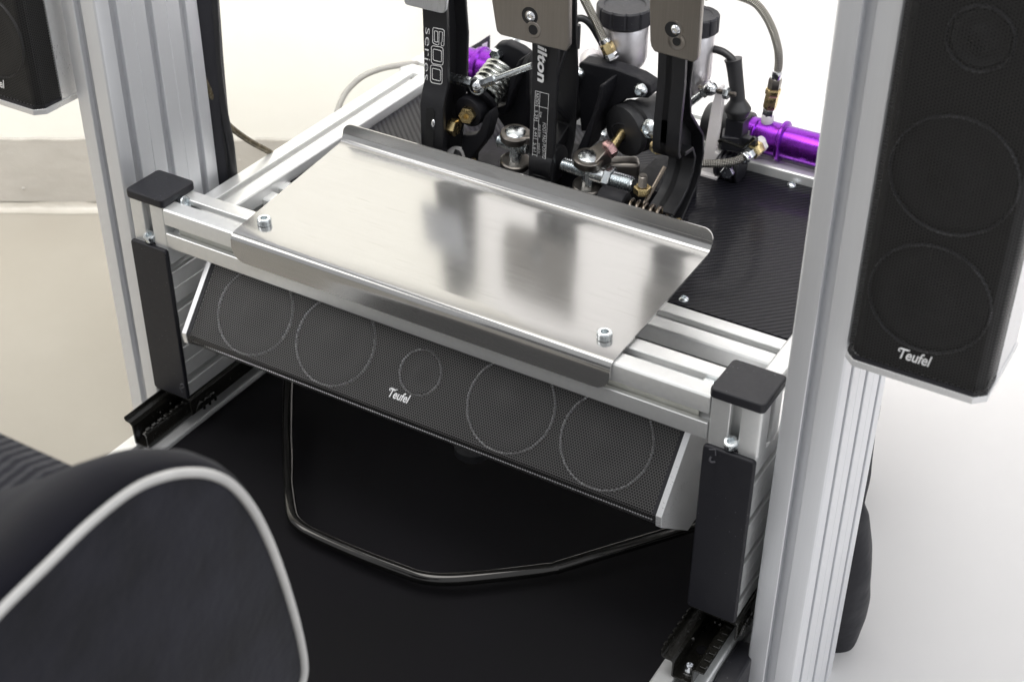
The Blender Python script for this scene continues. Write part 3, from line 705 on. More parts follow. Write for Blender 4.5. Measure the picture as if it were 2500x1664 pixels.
g = [(1120, -420), (1136, 0), (1163, 175), (1170, 205), (1185, 222), (1200, 232), (1390, 282), (1640, 343), (1652, 336), (1666, 300), (1668, 0), (1672, -420)]
P3 = [at(*r2(*q), 'y', 236) for q in g]; b = MB(); b.prism([(p.x, p.z) for p in P3], 'y', 232, 238)
b.build('foot_pad', PADM, BR, bev=1.6, seg=3)
pc = at(*r2(1390, 112), 'y', 232); b = MB(); b.lathe((pc.x - 1.2, 231.9, pc.z), (0, -1, 0), [(-.4, 8), (.15, 7.8), (.12, 5), (-.3, 4.6)], 24); b.build('countersink', BLACKBODY, BR); screw((pc.x, 231.9, pc.z), (0, -1, 0), 4.6, 2.2, BR, CHROME, True)
pc = at(*r2(1405, 205), 'y', 232); b = MB(); b.lathe((pc.x, 231.9, pc.z), (0, -1, 0), [(0, 7.5), (.4, 7.0), (.2, 4.6)], 24, cap=False); b.build('countersink', PADM, BR)
b = MB(); b.lathe((pc.x, 231.9, pc.z), (0, -1, 0), [(-.2, 4.5), (.12, 4.5)], 20); b.build('pad_hole', BLACKBODY, BR)
def down_text(s_, fn, ax, y0, y1, parent, hgt, yy, name, **k):
    a_ = at(*fn(ax, y0), 'y', yy); c_2 = at(*fn(ax - (y1 - y0) * .012, y1), 'y', yy)
    k.setdefault('bold', -.008); return text(s_, 1, a_, (c_2 - a_), rt, PRINT, parent, name, .1, fit=((c_2 - a_).length, hgt), **k)
down_text('ilton', r2, 1436, 308, 558, BR, 9.4, 242.6, 'printed_word', shear=.15, bold=.03)
tb = MB()
def tl(x0, y0, x1, y1): tb.tube([at(*r2(x0, y0), 'y', 241.8), at(*r2(x1, y1), 'y', 241.8)], .17, 4, 0)
tl(1420, 622, 1511, 645); tl(1511, 645, 1484, 1180); tl(1484, 1180, 1395, 1157); tl(1395, 1157, 1420, 622); tl(1452, 630, 1426, 1165); tl(1415, 720, 1505, 743)
for yy in (822, 945, 1055): tl(1412 - (yy - 822) * .05, yy, 1440 - (yy - 822) * .05, yy + 7)
tb.build('printed_table', PRINT, BR)
for (s_, x_, y0, y1, h_) in (('RATIO', 1424, 636, 712, 3.0), ('5.29', 1417, 752, 812, 3.0), ('5.44', 1412, 872, 932, 3.0), ('5.61', 1406, 974, 1034, 3.0), ('5.75', 1401, 1078, 1138, 3.0),
                            ('low', 1450, 765, 802, 2.4), ('med-low', 1444, 852, 938, 2.4), ('med-hi', 1439, 978, 1048, 2.4), ('high', 1434, 1088, 1140, 2.6), ('FOOT PAD POSITION', 1470, 838, 1102, 3.4)):
    down_text(s_, r2, x_, y0, y1, BR, h_, 241.8, 'printed_text')
# ---- throttle
TH = thing('throttle_pedal', (392, 250, 160), 'rightmost black pedal arm bending forward at its foot, pad with two countersunk holes', 'pedal', 'floor pedals')
fr = [(250, 236), (246.5, 242), (246, 250), (246, 271), (248, 304), (246, 331), (243, 365), (240, 400)]
ed = [(262, 400), (266, 360), (266, 322), (263.5, 298), (269, 272), (284, 256), (299, 240), (304, 218), (301, 200), (295, 189), (271, 169), (262, 160), (252, 158), (243, 166), (243, 178)]
inn = [(246, 184), (262, 190), (273, 197), (281, 210), (283, 222), (277, 232), (262, 233.5)]
b = MB(); b.prism([(y + 4.5, z) for y, z in fr][::-1] + fr + [(251, 234)], 'x', 380, 405) if False else None
b.prism(fr + [(y + 5, z) for y, z in fr][::-1], 'x', 380, 405)
def offs(P, w, sgn=1):
    Q = []
    for i in range(len(P)):
        a, c = P[max(0, i - 1)], P[min(len(P) - 1, i + 1)]; dx, dy = c[0] - a[0], c[1] - a[1]; l = math.hypot(dx, dy) or 1; Q.append((P[i][0] + sgn * dy / l * w, P[i][1] - sgn * dx / l * w))
    return Q
e2 = offs(ed, 3.2, 1); b.prism(ed + e2[::-1], 'x', 381, 405)
i2 = offs(inn, 4, 1); b.prism(inn + i2[::-1], 'x', 380, 405)
b.prism(fr[::-1] + [(251, 236), (262, 234)] + inn[::-1][1:] + [(243, 178), (243, 166), (252, 158), (262, 160), (271, 169), (295, 189), (301, 200), (304, 218), (299, 240), (284, 256), (269, 272), (263.5, 298), (266, 322), (266, 360), (262, 400)], 'x', 387, 394)
b.build('arm', ANOD, TH, bev=.8)
b = MB()
for z in (250, 274, 287, 300, 313): b.lathe((394.1, 256, z), (1, 0, 0), [(-.1, 2.6), (.25, 2.6)], 14)
b.lathe((394.1, 254, 244), (1, 0, 0), [(-.1, 3.4), (.3, 3.4)], 14); b.build('lightening_hole', BLACKBODY, TH)
g = [(806, -420), (812, 0), (816, 270), (824, 310), (845, 345), (1080, 410), (1108, 417), (1135, 402), (1146, 380), (1172, 0), (1182, -420)]
P3 = [at(*r3(*q), 'y', 238) for q in g]; MB().prism([(p.x, p.z) for p in P3], 'y', 234, 240).build('foot_pad', PADM, TH, bev=1.6, seg=3)
for (q, sc_) in (((968, 205), 1), ((985, 285), 0)):
    pc = at(*r3(*q), 'y', 234); b = MB(); b.lathe((pc.x, 233.9, pc.z), (0, -1, 0), [(-.4, 8.2), (.2, 8.0), (.1, 5.6), (-.3, 5)], 26); b.build('countersink', GREYZ, TH)
    if sc_:
        b = MB(); b.lathe((pc.x - 1.5, 233.7, pc.z), (0, -1, 0), [(-.2, 6.6), (.1, 6.6)], 20); b.build('pad_hole', BLACKBODY, TH); screw((pc.x + 1.5, 233.9, pc.z + .5), (0, -1, 0), 4.4, 2.4, TH, CHROME, True)
    else:
        b = MB(); b.lathe((pc.x, 233.7, pc.z), (0, -1, 0), [(-.2, 3.6), (.1, 3.6)], 20); b.build('pad_hole', BLACKBODY, TH)
b = MB(); b.bcyl((401, 246, 170), (407, 246, 170), 9, .8); b.build('pivot_washer', ZINC, TH); b = MB(); b.bcyl((407, 246, 170), (410.5, 246, 170), 10.5, .8); b.build('pivot_cap', GOLD, TH)

# ================================================================== PEDAL BOX
PB = thing('pedal_box', (300, 300, 150), 'black cast pedal mounting with balance bar, springs and twin fluid reservoirs', 'pedal box')
b = MB()
b.box(150, 300, 236, 330, 150.2, 157); b.box(300, 384, 226, 345, 150.2, 166); b.box(185, 300, 300, 350, 150.2, 160)
b.prism([(205, 157), (258, 157), (256, 176), (212, 180)], 'y', 218, 262) if False else b.box(205, 255, 215, 262, 150.2, 172)
b.box(295, 345, 212, 250, 150.2, 170); b.box(352, 378, 212, 300, 157, 168); b.box(188, 258, 236, 292, 157, 168); b.box(346, 380, 272, 340, 160, 186); b.box(262, 340, 262, 310, 157, 190)
for (x, y) in ((318, 262), (350, 244), (370, 262), (352, 286), (372, 300)): b.lathe((x, y, 165.6), (0, 0, 1), [(0, 9), (4, 8.4), (4.4, 7.8), (4.4, 4), (1, 4)], 22)
b.build('base_casting', CAST, PB, bev=2, seg=3)
# left tower holding the return spring
b = MB(); tower = [at(*r2(*q), 'y', 305) for q in ((1130, 400), (1145, 320), (1180, 285), (1240, 280), (1330, 320), (1385, 360), (1395, 700), (1390, 900), (1250, 900), (1150, 760), (1190, 600), (1210, 500))]
b.prism([(p.x, p.z) for p in tower], 'y', 300, 312); b.build('tower', CAST, PB, bev=3, seg=3)
b = MB(); rib = [at(*r2(*q), 'y', 292) for q in ((1235, 700), (1270, 520), (1330, 395), (1370, 375), (1330, 470), (1260, 700), (1215, 785), (1150, 730), (1130, 712), (1180, 718))]
b.prism([(p.x, p.z) for p in rib], 'y', 286, 300); b.build('rib', CAST, PB, bev=1.5)
MB().hexn(at(*r2(1165, 365), 'y', 300), at(*r2(1165, 365), 'y', 300) + Vector((0, -7, 0)), 6).build('bolt', ZINC, PB, ang=25)
MB().bcyl(at(*r2(1250, 285), 'y', 316), at(*r2(1285, 295), 'y', 316) + Vector((2, -2, 0)), 6, 1).build('bolt', ZINC, PB)
# front yoke of the clutch (curved black lever around the carbon patch)
b = MB(); b.bcyl(at(*r3(545, 370), 'y', 338), at(*r3(640, 510), 'y', 352), 11, 2); b.bcyl(at(*r3(395, 405), 'y', 340), at(*r3(420, 440), 'y', 318), 10, 2); b.build('cylinder_inlet', CASTAL, PB)
b = MB(); yk = [at(*r2(*q), 'y', 262) for q in ((935, 1000), (940, 905), (970, 915), (1030, 905), (1060, 870), (1090, 780), (1130, 740), (1145, 800), (1110, 930), (1060, 1000), (1010, 1060), (1000, 1160), (900, 1130))]
b.prism([(p.x, p.z) for p in yk], 'y', 256, 270); b.build('yoke', CAST, PB, bev=2, seg=3)
MB().lathe(at(*r2(880, 1075), 'y', 252), (.6, -.5, .2), [(-3, 10), (0, 10.5), (1, 10), (1.2, 9), (2.5, 9), (3, 8.4)], 28).build('pivot_washer', WHITEP, PB)
MB().bcyl(at(*r2(870, 1085), 'y', 250), at(*r2(850, 1080), 'y', 246), 9, 1).build('pivot_bush', RUB, PB)
MB().hexn(at(*r2(975, 1120), 'y', 246), at(*r2(1005, 1128), 'y', 246), 6).build('brass_bolt', GOLD, PB, ang=25)
# boss with brass fitting
c0 = at(*r2(968, 775), 'y', 258)
b = MB(); b.bcyl(c0 + Vector((-2, 0, 0)), c0 + Vector((0, 26, 2)), 15, 2); b.build('spring_seat', CAST, PB)
MB().lathe(c0 + Vector((0, -1, 0)), (.25, -1, .1), [(0, 7.6), (.8, 8), (7, 8), (8, 7.4), (8, 3), (3, 3)], 6).build('brass_fitting', GOLD, PB, ang=25)
# coil-over spring
sa = at(*r2(1060, 655), 'y', 272); sb = at(*r2(1195, 480), 'y', 298)
b = MB(); b.coil(sa, sb, 14.5, 2.9, 6.0, 8, 20); b.build('coil_spring', mat('spring_steel', (.42, .43, .41), .2, 1, 100), PB, ang=80)
b = MB(); b.cyl(sa, sb, 7); b.build('damper_rod', ANOD, PB); b = MB(); b.bcyl(sa + (sa - sb).normalized() * 4, sa, 17, 1); b.build('spring_seat', CAST, PB)
# push link with ball joint
ba = at(*r2(1025, 585), 'y', 262); MB().sphere(ba, 7.6, 18, 12).build('ball_joint', CHROME, PB, ang=80)
b = MB(); b.lathe(ba, (0, -1, .1), [(-5, 8.2), (-3, 8.8), (2, 8.8), (3, 8.2)], 24); b.build('ball_housing', ZINC, PB)
b = MB(); b.cyl(ba + Vector((-4, 0, 1)), at(*r2(815, 525), 'y', 262), 4.6, n=6); b.build('hex_link', ZINC, PB, ang=25)
e1 = at(*r2(1150, 540), 'y', 262); e2_ = at(*r2(1400, 448), 'y', 264)
b = MB(); b.cyl(ba + (e1 - ba) * .3, e1, 4.8, n=6); b.build('hex_link', ZINC, PB, ang=25); b = MB(); b.cyl(e1, e2_, 2.9); b.build('link_rod', ZINC, PB)
# balance bar through the brake pedal
def clevis(cx, cy, yy, parent, flip):
    c = at(cx, cy, 'y', yy)
    b = MB(); b.lathe(c + Vector((0, 0, 0)), (.1, -.12, 1), [(-7, 13), (-6, 13.9), (0, 13.9), (1, 13)], 30); b.build('clevis', GREYZ, parent)
    b = MB(); b.lathe(c + Vector((1, -1, -27)), (.1, -.12, 1), [(-6, 12.6), (-5, 14.2), (0, 14.2), (1, 13)], 30); b.build('clevis', GREYZ, parent)
    b = MB(); b.lathe(c + Vector((0, 0, 1)), (.1, -.12, 1), [(0, 9.8), (.5, 9.7), (1.0, 9.0), (1.5, 7.8), (2.0, 6.2), (2.4, 4.4), (2.65, 2.6), (2.75, 1.2), (2.78, .15)], 24); b.build('pin_head', ZINC, parent, ang=60)
    b = MB(); b.cyl(c + Vector((1, -1, -27)), c + Vector((0, 0, -4)), 6, n=12); b.build('pin', ZINC, parent, ang=25)
    return c
c1 = clevis(1437, 384, 256, PB, 0); c2 = clevis(1258, 325, 258, PB, 1)
m1 = c1 + Vector((0, 0, -12)); m2 = c2 + Vector((0, 0, -12)); ax_ = (m1 - m2).normalized()
ax_ = Vector((1, -.02, 0)).normalized(); m1 = at(1437, 420, 'y', 256)
b = MB(); b.thread(m1 - ax_ * 27, m1 - ax_ * 5, 6.2, 2.2); b.build('threaded_bar', ZINC, PB, ang=20)
b = MB(); b.cyl(m1 + ax_ * 4, m1 + ax_ * 21, 7); b.build('sleeve', ZINC, PB)
b = MB(); b.hexn(m1 + ax_ * 18, m1 + ax_ * 25, 11); b.build('lock_nut', ZINC, PB, ang=25)
b = MB(); b.thread(m1 + ax_ * 25, m1 + ax_ * 46, 7.6, 2.2); b.build('threaded_bar', ZINC, PB, ang=20)
m2 = at(1258, 354, 'y', 258); b = MB(); b.thread(m2 - ax_ * 18, m2 + ax_ * 14, 6.4, 2.2); b.build('threaded_bar', ZINC, PB, ang=20)
# fork body from clevis to boot
bt = at(*r3(620, 900), 'y', 288); d_ = (bt - c1).normalized()
b = MB(); up_ = Vector((0, 0, 1)); sd = d_.cross(up_).normalized(); q0 = c1 + Vector((0, 0, -4))
for (w0, h0, z0) in ((11.5, 3.2, 1),): b.add([q0 + sd * 11.6 + up_ * 4, q0 - sd * 11.6 + up_ * 4, q0 - sd * 11.6 - up_ * 3, q0 + sd * 11.6 - up_ * 3] + [q0 + d_ * 23 + sd * 6.5 + up_ * 5, q0 + d_ * 23 - sd * 6.5 + up_ * 5, q0 + d_ * 23 - sd * 6.5 - up_ * 14, q0 + d_ * 23 + sd * 6.5 - up_ * 14], [(3, 2, 1, 0), (4, 5, 6, 7), (0, 1, 5, 4), (1, 2, 6, 5), (2, 3, 7, 6), (3, 0, 4, 7)])
b.build('fork', GREYZ, PB, bev=1.2)
ns = at(1488, 364, 'y', 266)
MB().hexn(ns - d_ * 3, ns + d_ * 4, 8.2).build('lock_nut', PINKZ, PB, ang=25)
b = MB(); b.cyl(ns + d_ * 3, bt, 4.4); b.build('push_rod', GOLD, PB)
# the far clevis' fork running back
b = MB(); q0 = c2 + Vector((0, 0, -4)); b.obox(q0 + Vector((14, 8, 0)), (.87, .5, 0), (-.5, .87, 0), (0, 0, 1), 14, 9, 4); b.build('fork', GREYZ, PB, bev=1.5)
# master cylinders
for (bc, nm) in ((bt, 0), (bt + Vector((-78, 8, 6)), 1)):
    mc = Vector((.34, .92, .06)).normalized(); b = MB(); b.lathe(bc - mc * 2, mc, [(0, 7), (.5, 19), (2, 23.5), (6, 24.5), (9, 24), (11, 21), (13, 21), (15, 24), (19, 24.5), (21, 22), (40, 22), (42, 20), (60, 20)], 36); b.build('rubber_boot', RUB, PB, ang=40)
    b = MB(); b.tube([bc - mc * 3 + Vector((9 * math.cos(a), 0, 9 * math.sin(a))) for a in [k * .5 for k in range(12)]], .8, 6, 3); b.build('boot_clip', CAST, PB)
# centre bracket: top plate with sloping leg
b = MB(); cbp = [at(*r3(*q), 'y', 300) for q in ((312, 440), (330, 425), (560, 470), (720, 530), (800, 580), (812, 640), (790, 675), (740, 672), (640, 680), (590, 720), (540, 790), (480, 900), (330, 900), (310, 700))]
b.prism([(p.x, p.z) for p in cbp], 'y', 300, 318); b.build('bracket_plate', CAST, PB, bev=3, seg=3)
b = MB(); leg = [at(*r3(*q), 'y', 286) for q in ((490, 560), (530, 545), (520, 620), (470, 760), (420, 960), (400, 1010), (330, 1010), (380, 900), (440, 760), (480, 640))]
b.prism([(p.x, p.z) for p in leg], 'y', 276, 302); b.build('bracket_leg', CAST, PB, bev=2, seg=3)
screw(at(*r3(742, 615), 'y', 299), (0, -1, .1), 6.5, 6, PB, button=True); screw(at(*r3(322, 500), 'y', 299), (0, -1, 0), 5.5, 6, PB, button=True); screw(at(*r3(800, 880), 'y', 262), (-.3, -1, .2), 8.5, 5, PB, button=True)
# grey block and brass nuts in front
pb_ = at(*r3(650, 1190), 'y', 282); b = MB(); b.obox(pb_ + Vector((-8, 6, -12)), (.86, .51, 0), (-.51, .86, 0), (0, 0, 1), 15, 9, 22); b.build('pillow_block', GREYZ, PB, bev=4, seg=3)
nb = at(*r3(750, 1300), 'y', 226); MB().hexn(nb + Vector((0, 0, -3)), nb + Vector((0, 0, 4)), 7.6).build('brass_nut', GOLD, PB, ang=25); b = MB(); b.thread(nb, nb + Vector((0, 0, 15)), 4, 1.3); b.build('stud', GREYZ, PB, ang=20)
nb = at(*r3(870, 1030), 'y', 262); MB().hexn(nb, nb + Vector((0, 0, 8)), 9).build('brass_nut', GOLD, PB, ang=25)
t0 = at(*r3(640, 1420), 'y', 222); b = MB(); b.coil(t0, t0 + Vector((36, 0, 0)), 8.5, 1.7, 5.5, 8, 18); b.build('torsion_spring', mat('dull_brown_steel', (.20, .17, .14), .3, 1, 100), PB, ang=80)
b = MB(); b.tube([at(*r3(905, 1140), 'y', 250), at(*r3(740, 1440), 'y', 222)], 1.9, 10, 0); b.build('spring_arm', MATS['dull_brown_steel'], PB)
b = MB(); q_ = at(*r3(560, 1380), 'y', 222); b.bcyl(q_ - Vector((14, 0, 0)), q_ + Vector((12, 0, 0)), 12, 3); b.build('pivot_boss', CAST, PB)
MB().hexn(at(*r3(470, 1375), 'y', 214), at(*r3(495, 1385), 'y', 214), 5).build('brass_bolt', GOLD, PB, ang=25)

# reservoirs
def reservoir(cx, topy, boty, yy, R_, label):
    ct = at(cx, topy, 'y', yy); bz = at(cx, boty, 'y', yy).z
    t = thing('fluid_reservoir', (ct.x, ct.y, bz), label, 'reservoir', 'fluid reservoirs')
    h = ct.z - bz
    b = MB(); b.lathe((ct.x, ct.y, bz - 10), (0, 0, 1), [(0, R_ * .5), (3, R_ * .62), (14, R_ * .66), (20, R_ * .9), (26, R_), (h + 8, R_), (h + 9, R_ - 1)], 40); b.lathe((ct.x + R_ - 1, ct.y, bz), (0, 0, 1), [(14, 1), (14.2, 1.2), (h, 1.2)], 6)
    b.build('body', CASTAL, t, ang=50)
    sp_ = MB(); sp_.lathe((ct.x - R_ * .5, ct.y - 6, bz - 14), (.1, 0, 1), [(0, 13), (20, 12), (30, 7), (34, 3)], 20); sp_.lathe((ct.x - R_ * .9, ct.y - 10, bz + 4), (-.35, -.1, .9), [(-12, 9), (4, 8), (8, 7)], 20); sp_.build('inlet_boss', CASTAL, t, ang=50)
    cp = MB(); n = 12; zz = ct.z; vs = []; K = 96
    for (z_, rr) in ((0, R_ + 1), (1, R_ + 3.2), (15, R_ + 3.2), (16.6, R_ + 2), (16.6, R_ - 3), (15.4, R_ - 4)):
        for k in range(K):
            ph = (k % 8) / 8; notch = 1.0 if (rr > R_ + 1.5 and ph < .12) else 0
            a = 2 * PI * k / K; vs.append((ct.x + (rr - notch) * math.cos(a), ct.y + (rr - notch) * math.sin(a), zz + z_))
    fs = [(i * K + k, i * K + (k + 1) % K, (i + 1) * K + (k + 1) % K, (i + 1) * K + k) for i in range(5) for k in range(K)] + [tuple(5 * K + k for k in range(K)), tuple(range(K - 1, -1, -1))]
    c_o = cp.add(vs, fs).build('cap', PLAST, t, ang=30)
    word = 'WARNING'
    for i, ch in enumerate(word):
        a = math.radians(-100 + (3 - i) * -11 * -1 * -1) if False else math.radians(-62 - i * 11)
        p_ = Vector((ct.x + (R_ - 6.5) * math.cos(a), ct.y + (R_ - 6.5) * math.sin(a), zz + 15.5)); rad = Vector((math.cos(a), math.sin(a), 0))
        text(ch, 4.2, p_, Vector((math.sin(a), -math.cos(a), 0)), -rad * -1 * -1, GREYZ, c_o, 'raised_letter', .2)
    return t
reservoir(1524, 52, 176, 345, 22.5, 'larger cast metal fluid reservoir with ribbed black cap left of the throttle pad')
reservoir(1700, 74, 220, 395, 17.5, 'smaller fluid reservoir mostly hidden behind the throttle pedal')

# ================================================================== PURPLE CYLINDERS, HOSES, SENSOR
ys = 436
A0 = at(1826, 325, 'y', ys)
def PX(px): return at(px, 300, 'y', ys).x
t = thing('purple_cylinder', (A0.x + 40, ys, 160), 'anodised purple hydraulic cylinder with hose fittings lying behind the deck on the right', 'cylinder', 'purple hydraulic cylinders')
zc = at(1900, 342, 'y', ys).z
b = MB(); b.lathe((395, ys, zc), (1, 0, 0), [(0, 15), (.6, 16.5), (8, 16.5), (9, 15.5), (10, 16.5), (32, 16.5), (33, 19), (34, 20), (36, 20), (37, 19), (38, 16), (76, 16), (78, 15.4), (79, 18), (80, 19), (130, 19)], 48)
b.build('barrel', PURPLE, t, ang=30)
b = MB(); b.bcyl((350, ys, zc + 1), (396, ys, zc + 1), 19, 1.5, 36); b.build('rear_sleeve', RUB, t)
fx = at(1875, 280, 'y', ys).x
b = MB(); b.bcyl((fx, ys, zc + 14), (fx, ys, zc + 24), 6, 1.2); b.build('white_seal', WHITEP, t)
q_ = at(1868, 390, 'y', ys - 24) if False else at(1855, 352, 'y', ys - 24)
b = MB(); b.bcyl((q_.x - 1, ys - 15, q_.z), (q_.x - 3, ys - 23, q_.z - 1), 5, 1); b.build('white_seal', WHITEP, t)
t2 = thing('purple_cylinder', (112, 400, 160), 'purple cylinder end peeping out behind the leftmost pedal', 'cylinder', 'purple hydraulic cylinders')
pA = at(1170, 160, 'y', 400); b = MB(); b.lathe(pA + Vector((-16, 0, 0)), (1, 0, .02), [(0, 14), (1, 15.5), (14, 15.5), (15, 19), (20, 20), (22, 18), (60, 18)], 36); b.build('barrel', PURPLE, t2, ang=30)
# label card
t = thing('label_card', at(1170, 130, 'y', 425), 'small dark card with two pale fields standing behind the leftmost pedal', 'card')
P4 = [at(*r2(*q), 'y', 425) for q in ((965, 330), (1015, 300), (1025, 295), (1104, 243), (1104, 420), (965, 520))]
MB().prism([(p.x, p.z) for p in P4], 'y', 425, 427).build('card', WOODY, t)
for L_ in (((988, 350), (1028, 322), (1024, 420), (985, 430)), ((1056, 305), (1092, 285), (1085, 385), (1056, 390))):
    P4 = [at(*r2(*q), 'y', 424.6) for q in L_]; MB().prism([(p.x, p.z) for p in P4], 'y', 424.3, 424.9).build('pale_field', WHITECARD, t)

def fitting(parent, p, d, segs, mats):
    pos = 0; p = Vector(p); d = Vector(d).normalized()
    for (L_, r_, hx), mm in zip(segs, mats):
        b = MB()
        if hx: b.lathe(p + d * pos, d, [(0, r_ * .93), (L_ * .12, r_), (L_ * .88, r_), (L_, r_ * .93)], 6)
        else: b.bcyl(p + d * pos, p + d * (pos + L_), r_, .6, 20)
        b.build('hose_fitting', mm, parent, ang=25); pos += L_
# hose 1: tall loop down to the purple cylinder
h = thing('braided_hose', (fx, ys, zc), 'tall braided steel hose arching down onto the purple cylinder', 'hose', 'braided steel hoses')
pth = [at(*r3(*q), 'y', ys - 4) for q in ((1180, -20), (1290, -60), (1440, -15), (1530, 30), (1600, 120), (1650, 230), (1680, 350), (1683, 440), (1675, 490))]
b = MB(); b.tube(pth, 3.9, 16, 8, uvscale=(8, 3.2)); b.build('hose', BRAID, h, ang=80)
q_ = at(*r3(1675, 480), 'y', ys - 4); e_ = Vector((fx, ys, zc + 22)); L_ = (e_ - q_).length
fitting(h, q_, e_ - q_, [(L_ * .17, 5.2, 0), (L_ * .22, 6.4, 1), (L_ * .13, 7.4, 1), (L_ * .30, 6.6, 1), (L_ * .18, 5.8, 1)], [CHROME, GREYZ, GOLD, GOLD, CHROME])
# hose 2: low one
h = thing('braided_hose', (400, 405, 160), 'short braided steel hose running low behind the throttle pedal to the purple cylinder', 'hose', 'braided steel hoses')
pth = [at(*r3(*q), 'y', yy) for q, yy in (((900, 1130), 350), ((1050, 1120), 356), ((1170, 1118), 362), ((1270, 1118), 367), ((1370, 1105), 373), ((1440, 1080), 380))]
b = MB(); b.tube(pth, 3.9, 16, 8, uvscale=(8, 3.2)); b.build('hose', BRAID, h, ang=80)
q_ = at(*r3(1435, 1085), 'y', 380); e_ = at(*r3(1578, 985), 'y', 408); L_ = (e_ - q_).length
fitting(h, q_, e_ - q_, [(L_ * .18, 6.4, 0), (L_ * .27, 6.0, 1), (L_ * .1, 7.6, 1), (L_ * .28, 7.2, 1), (L_ * .17, 6.6, 1)], [CHROME, ZINC, GOLD, GOLD, WHITEP])
# hose 3: to the reservoir
h = thing('braided_hose', (280, 345, 260), 'braided steel hose coming down into the larger reservoir beside the brake pad', 'hose', 'braided steel hoses')
pth = [at(*r3(*q), 'y', 312) for q in ((330, -60), (355, 0), (400, 90), (450, 190), (488, 275))]
b = MB(); b.tube(pth, 4.0, 16, 8, uvscale=(8, 3.2)); b.build('hose', BRAID, h, ang=80)
q_ = at(*r3(488, 268), 'y', 312); e_ = at(*r3(555, 415), 'y', 312); L_ = (e_ - q_).length
fitting(h, q_, e_ - q_, [(L_ * .2, 4.8, 0), (L_ * .45, 6.2, 1), (L_ * .3, 5.6, 1)], [CHROME, GOLD, CHROME])
b = MB(); b.tube([at(*r3(470, 340), 'y', 352), at(*r3(455, 390), 'y', 352), at(*r3(475, 450), 'y', 352)], 4, 12, 4); b.build('hose_stub', CHROME, h)
# black cables
h = MB(); h.tube([at(*r3(*q), 'y', yy) for q, yy in (((295, 260), 300), ((282, 180), 300), ((300, 135), 302), ((345, 128), 305), ((400, 170), 310), ((455, 260), 316), ((500, 350), 322), ((525, 470), 328))], 3.3, 12, 6)
tag(h.build('cable', CABLE, ang=80), 'thin black cable looping up behind the brake pad', 'cable')
h = MB(); h.tube([at(*r3(*q), 'y', 290) for q in ((308, 170), (305, 250), (300, 330))], 3, 10, 3); tag(h.build('cable_tie_tail', CABLE, ang=80), 'short black stub of cable end beside the brake pad', 'cable')
h = MB(); h.tube([at(*r3(*q), 'y', 400) for q in ((1080, 350), (1160, 332), (1230, 335), (1300, 355), (1350, 390), (1385, 430))], 3.6, 12, 6)
h.tube([at(*r3(*q), 'y', 400) for q in ((1372, 405), (1378, 440), (1392, 560), (1400, 640), (1402, 720), (1398, 800))], lambda t: 8.5 - 1.5 * math.sin(t * 3) + 5.5 * max(0, 1 - abs(t - .86) / .16), 20, 8)
tag(h.build('sensor_cable', RUB, ang=60), 'black cable with rubber boot plugged into the position sensor', 'cable')
# position sensor
t = thing('position_sensor', (392, 395, 150), 'black plastic position sensor with wire clip standing on the carbon deck', 'sensor')
b = MB(); o_ = at(*r3(1395, 880), 'y', 400); b.obox(o_, (1, 0, 0), (0, 1, 0), (0, 0, 1), 9, 8, 12); b.obox(o_ + Vector((0, 0, -12)), (.94, .34, 0), (-.34, .94, 0), (0, 0, 1), 13, 10, 7); b.obox(o_ + Vector((16, -4, -6)), (1, 0, 0), (0, 1, 0), (0, 0, 1), 7, 4, 3); b.build('plug', PLAST, t, bev=1)
b = MB(); b.tube([at(*r3(*q), 'y', 386) for q in ((1275, 970), (1300, 960), (1430, 1005), (1460, 990), (1520, 940))], 1.6, 8, 3); b.build('wire_clip', GLOSS, t)
b = MB(); c_3 = at(*r3(1320, 1130), 'y', 395)
for k in range(5): b.bcyl(c_3 + Vector((-6 + k * 5, 0, 0)), c_3 + Vector((-2.5 + k * 5, 0, 0)), 14, 1)
b.bcyl(c_3 + Vector((-8, 0, 0)), c_3 + Vector((16, 0, 0)), 12, 1); b.build('housing', PLAST, t)
MB().hexn(at(*r3(1338, 1165), 'y', 376), at(*r3(1345, 1168), 'y', 376) + Vector((0, -6, 0)), 6.4).build('bolt', ZINC, t, ang=25)
# white nylon bracket
t = thing('sensor_bracket', (378, 392, 150), 'tall white plastic bracket standing behind the throttle pedal', 'bracket')
P4 = [at(*r3(*q), 'y', 388) for q in ((1225, 735), (1258, 620), (1275, 592), (1298, 588), (1306, 605), (1298, 735), (1255, 1030), (1278, 1050), (1250, 1100), (1240, 1180), (1262, 1205), (1212, 1252), (1140, 1235), (1165, 1150), (1190, 950))]
MB().prism([(p.x, p.z) for p in P4], 'y', 386, 393).build('upright_plate', WHITEP, t, bev=1)
MB().box(368, 388, 380, 400, 150.2, 153).build('foot', WHITEP, t, bev=.6)
c_4 = at(*r3(1290, 630), 'y', 384)
b = MB(); b.thread(c_4 + Vector((-22, -2, 0)), c_4 + Vector((14, 2, 0)), 2.6, 1); b.build('threaded_pin', GREYZ, t, ang=20)
MB().hexn(c_4 + Vector((3, 0, 0)), c_4 + Vector((8, 0, 0)), 5.6).build('nut', ZINC, t, ang=25)
b4 = at(*r3(1215, 605), 'y', 380); MB().sphere(b4, 7.2, 16, 10).build('ball_joint', CHROME, t, ang=80)
b = MB(); b.cyl(b4, at(*r3(1160, 640), 'y', 378), 5, n=6); b.build('hex_link', ZINC, t, ang=25); b = MB(); b.cyl(at(*r3(1165, 635), 'y', 378), at(*r3(1040, 735), 'y', 372), 3.4); b.build('link_rod', ZINC, t)
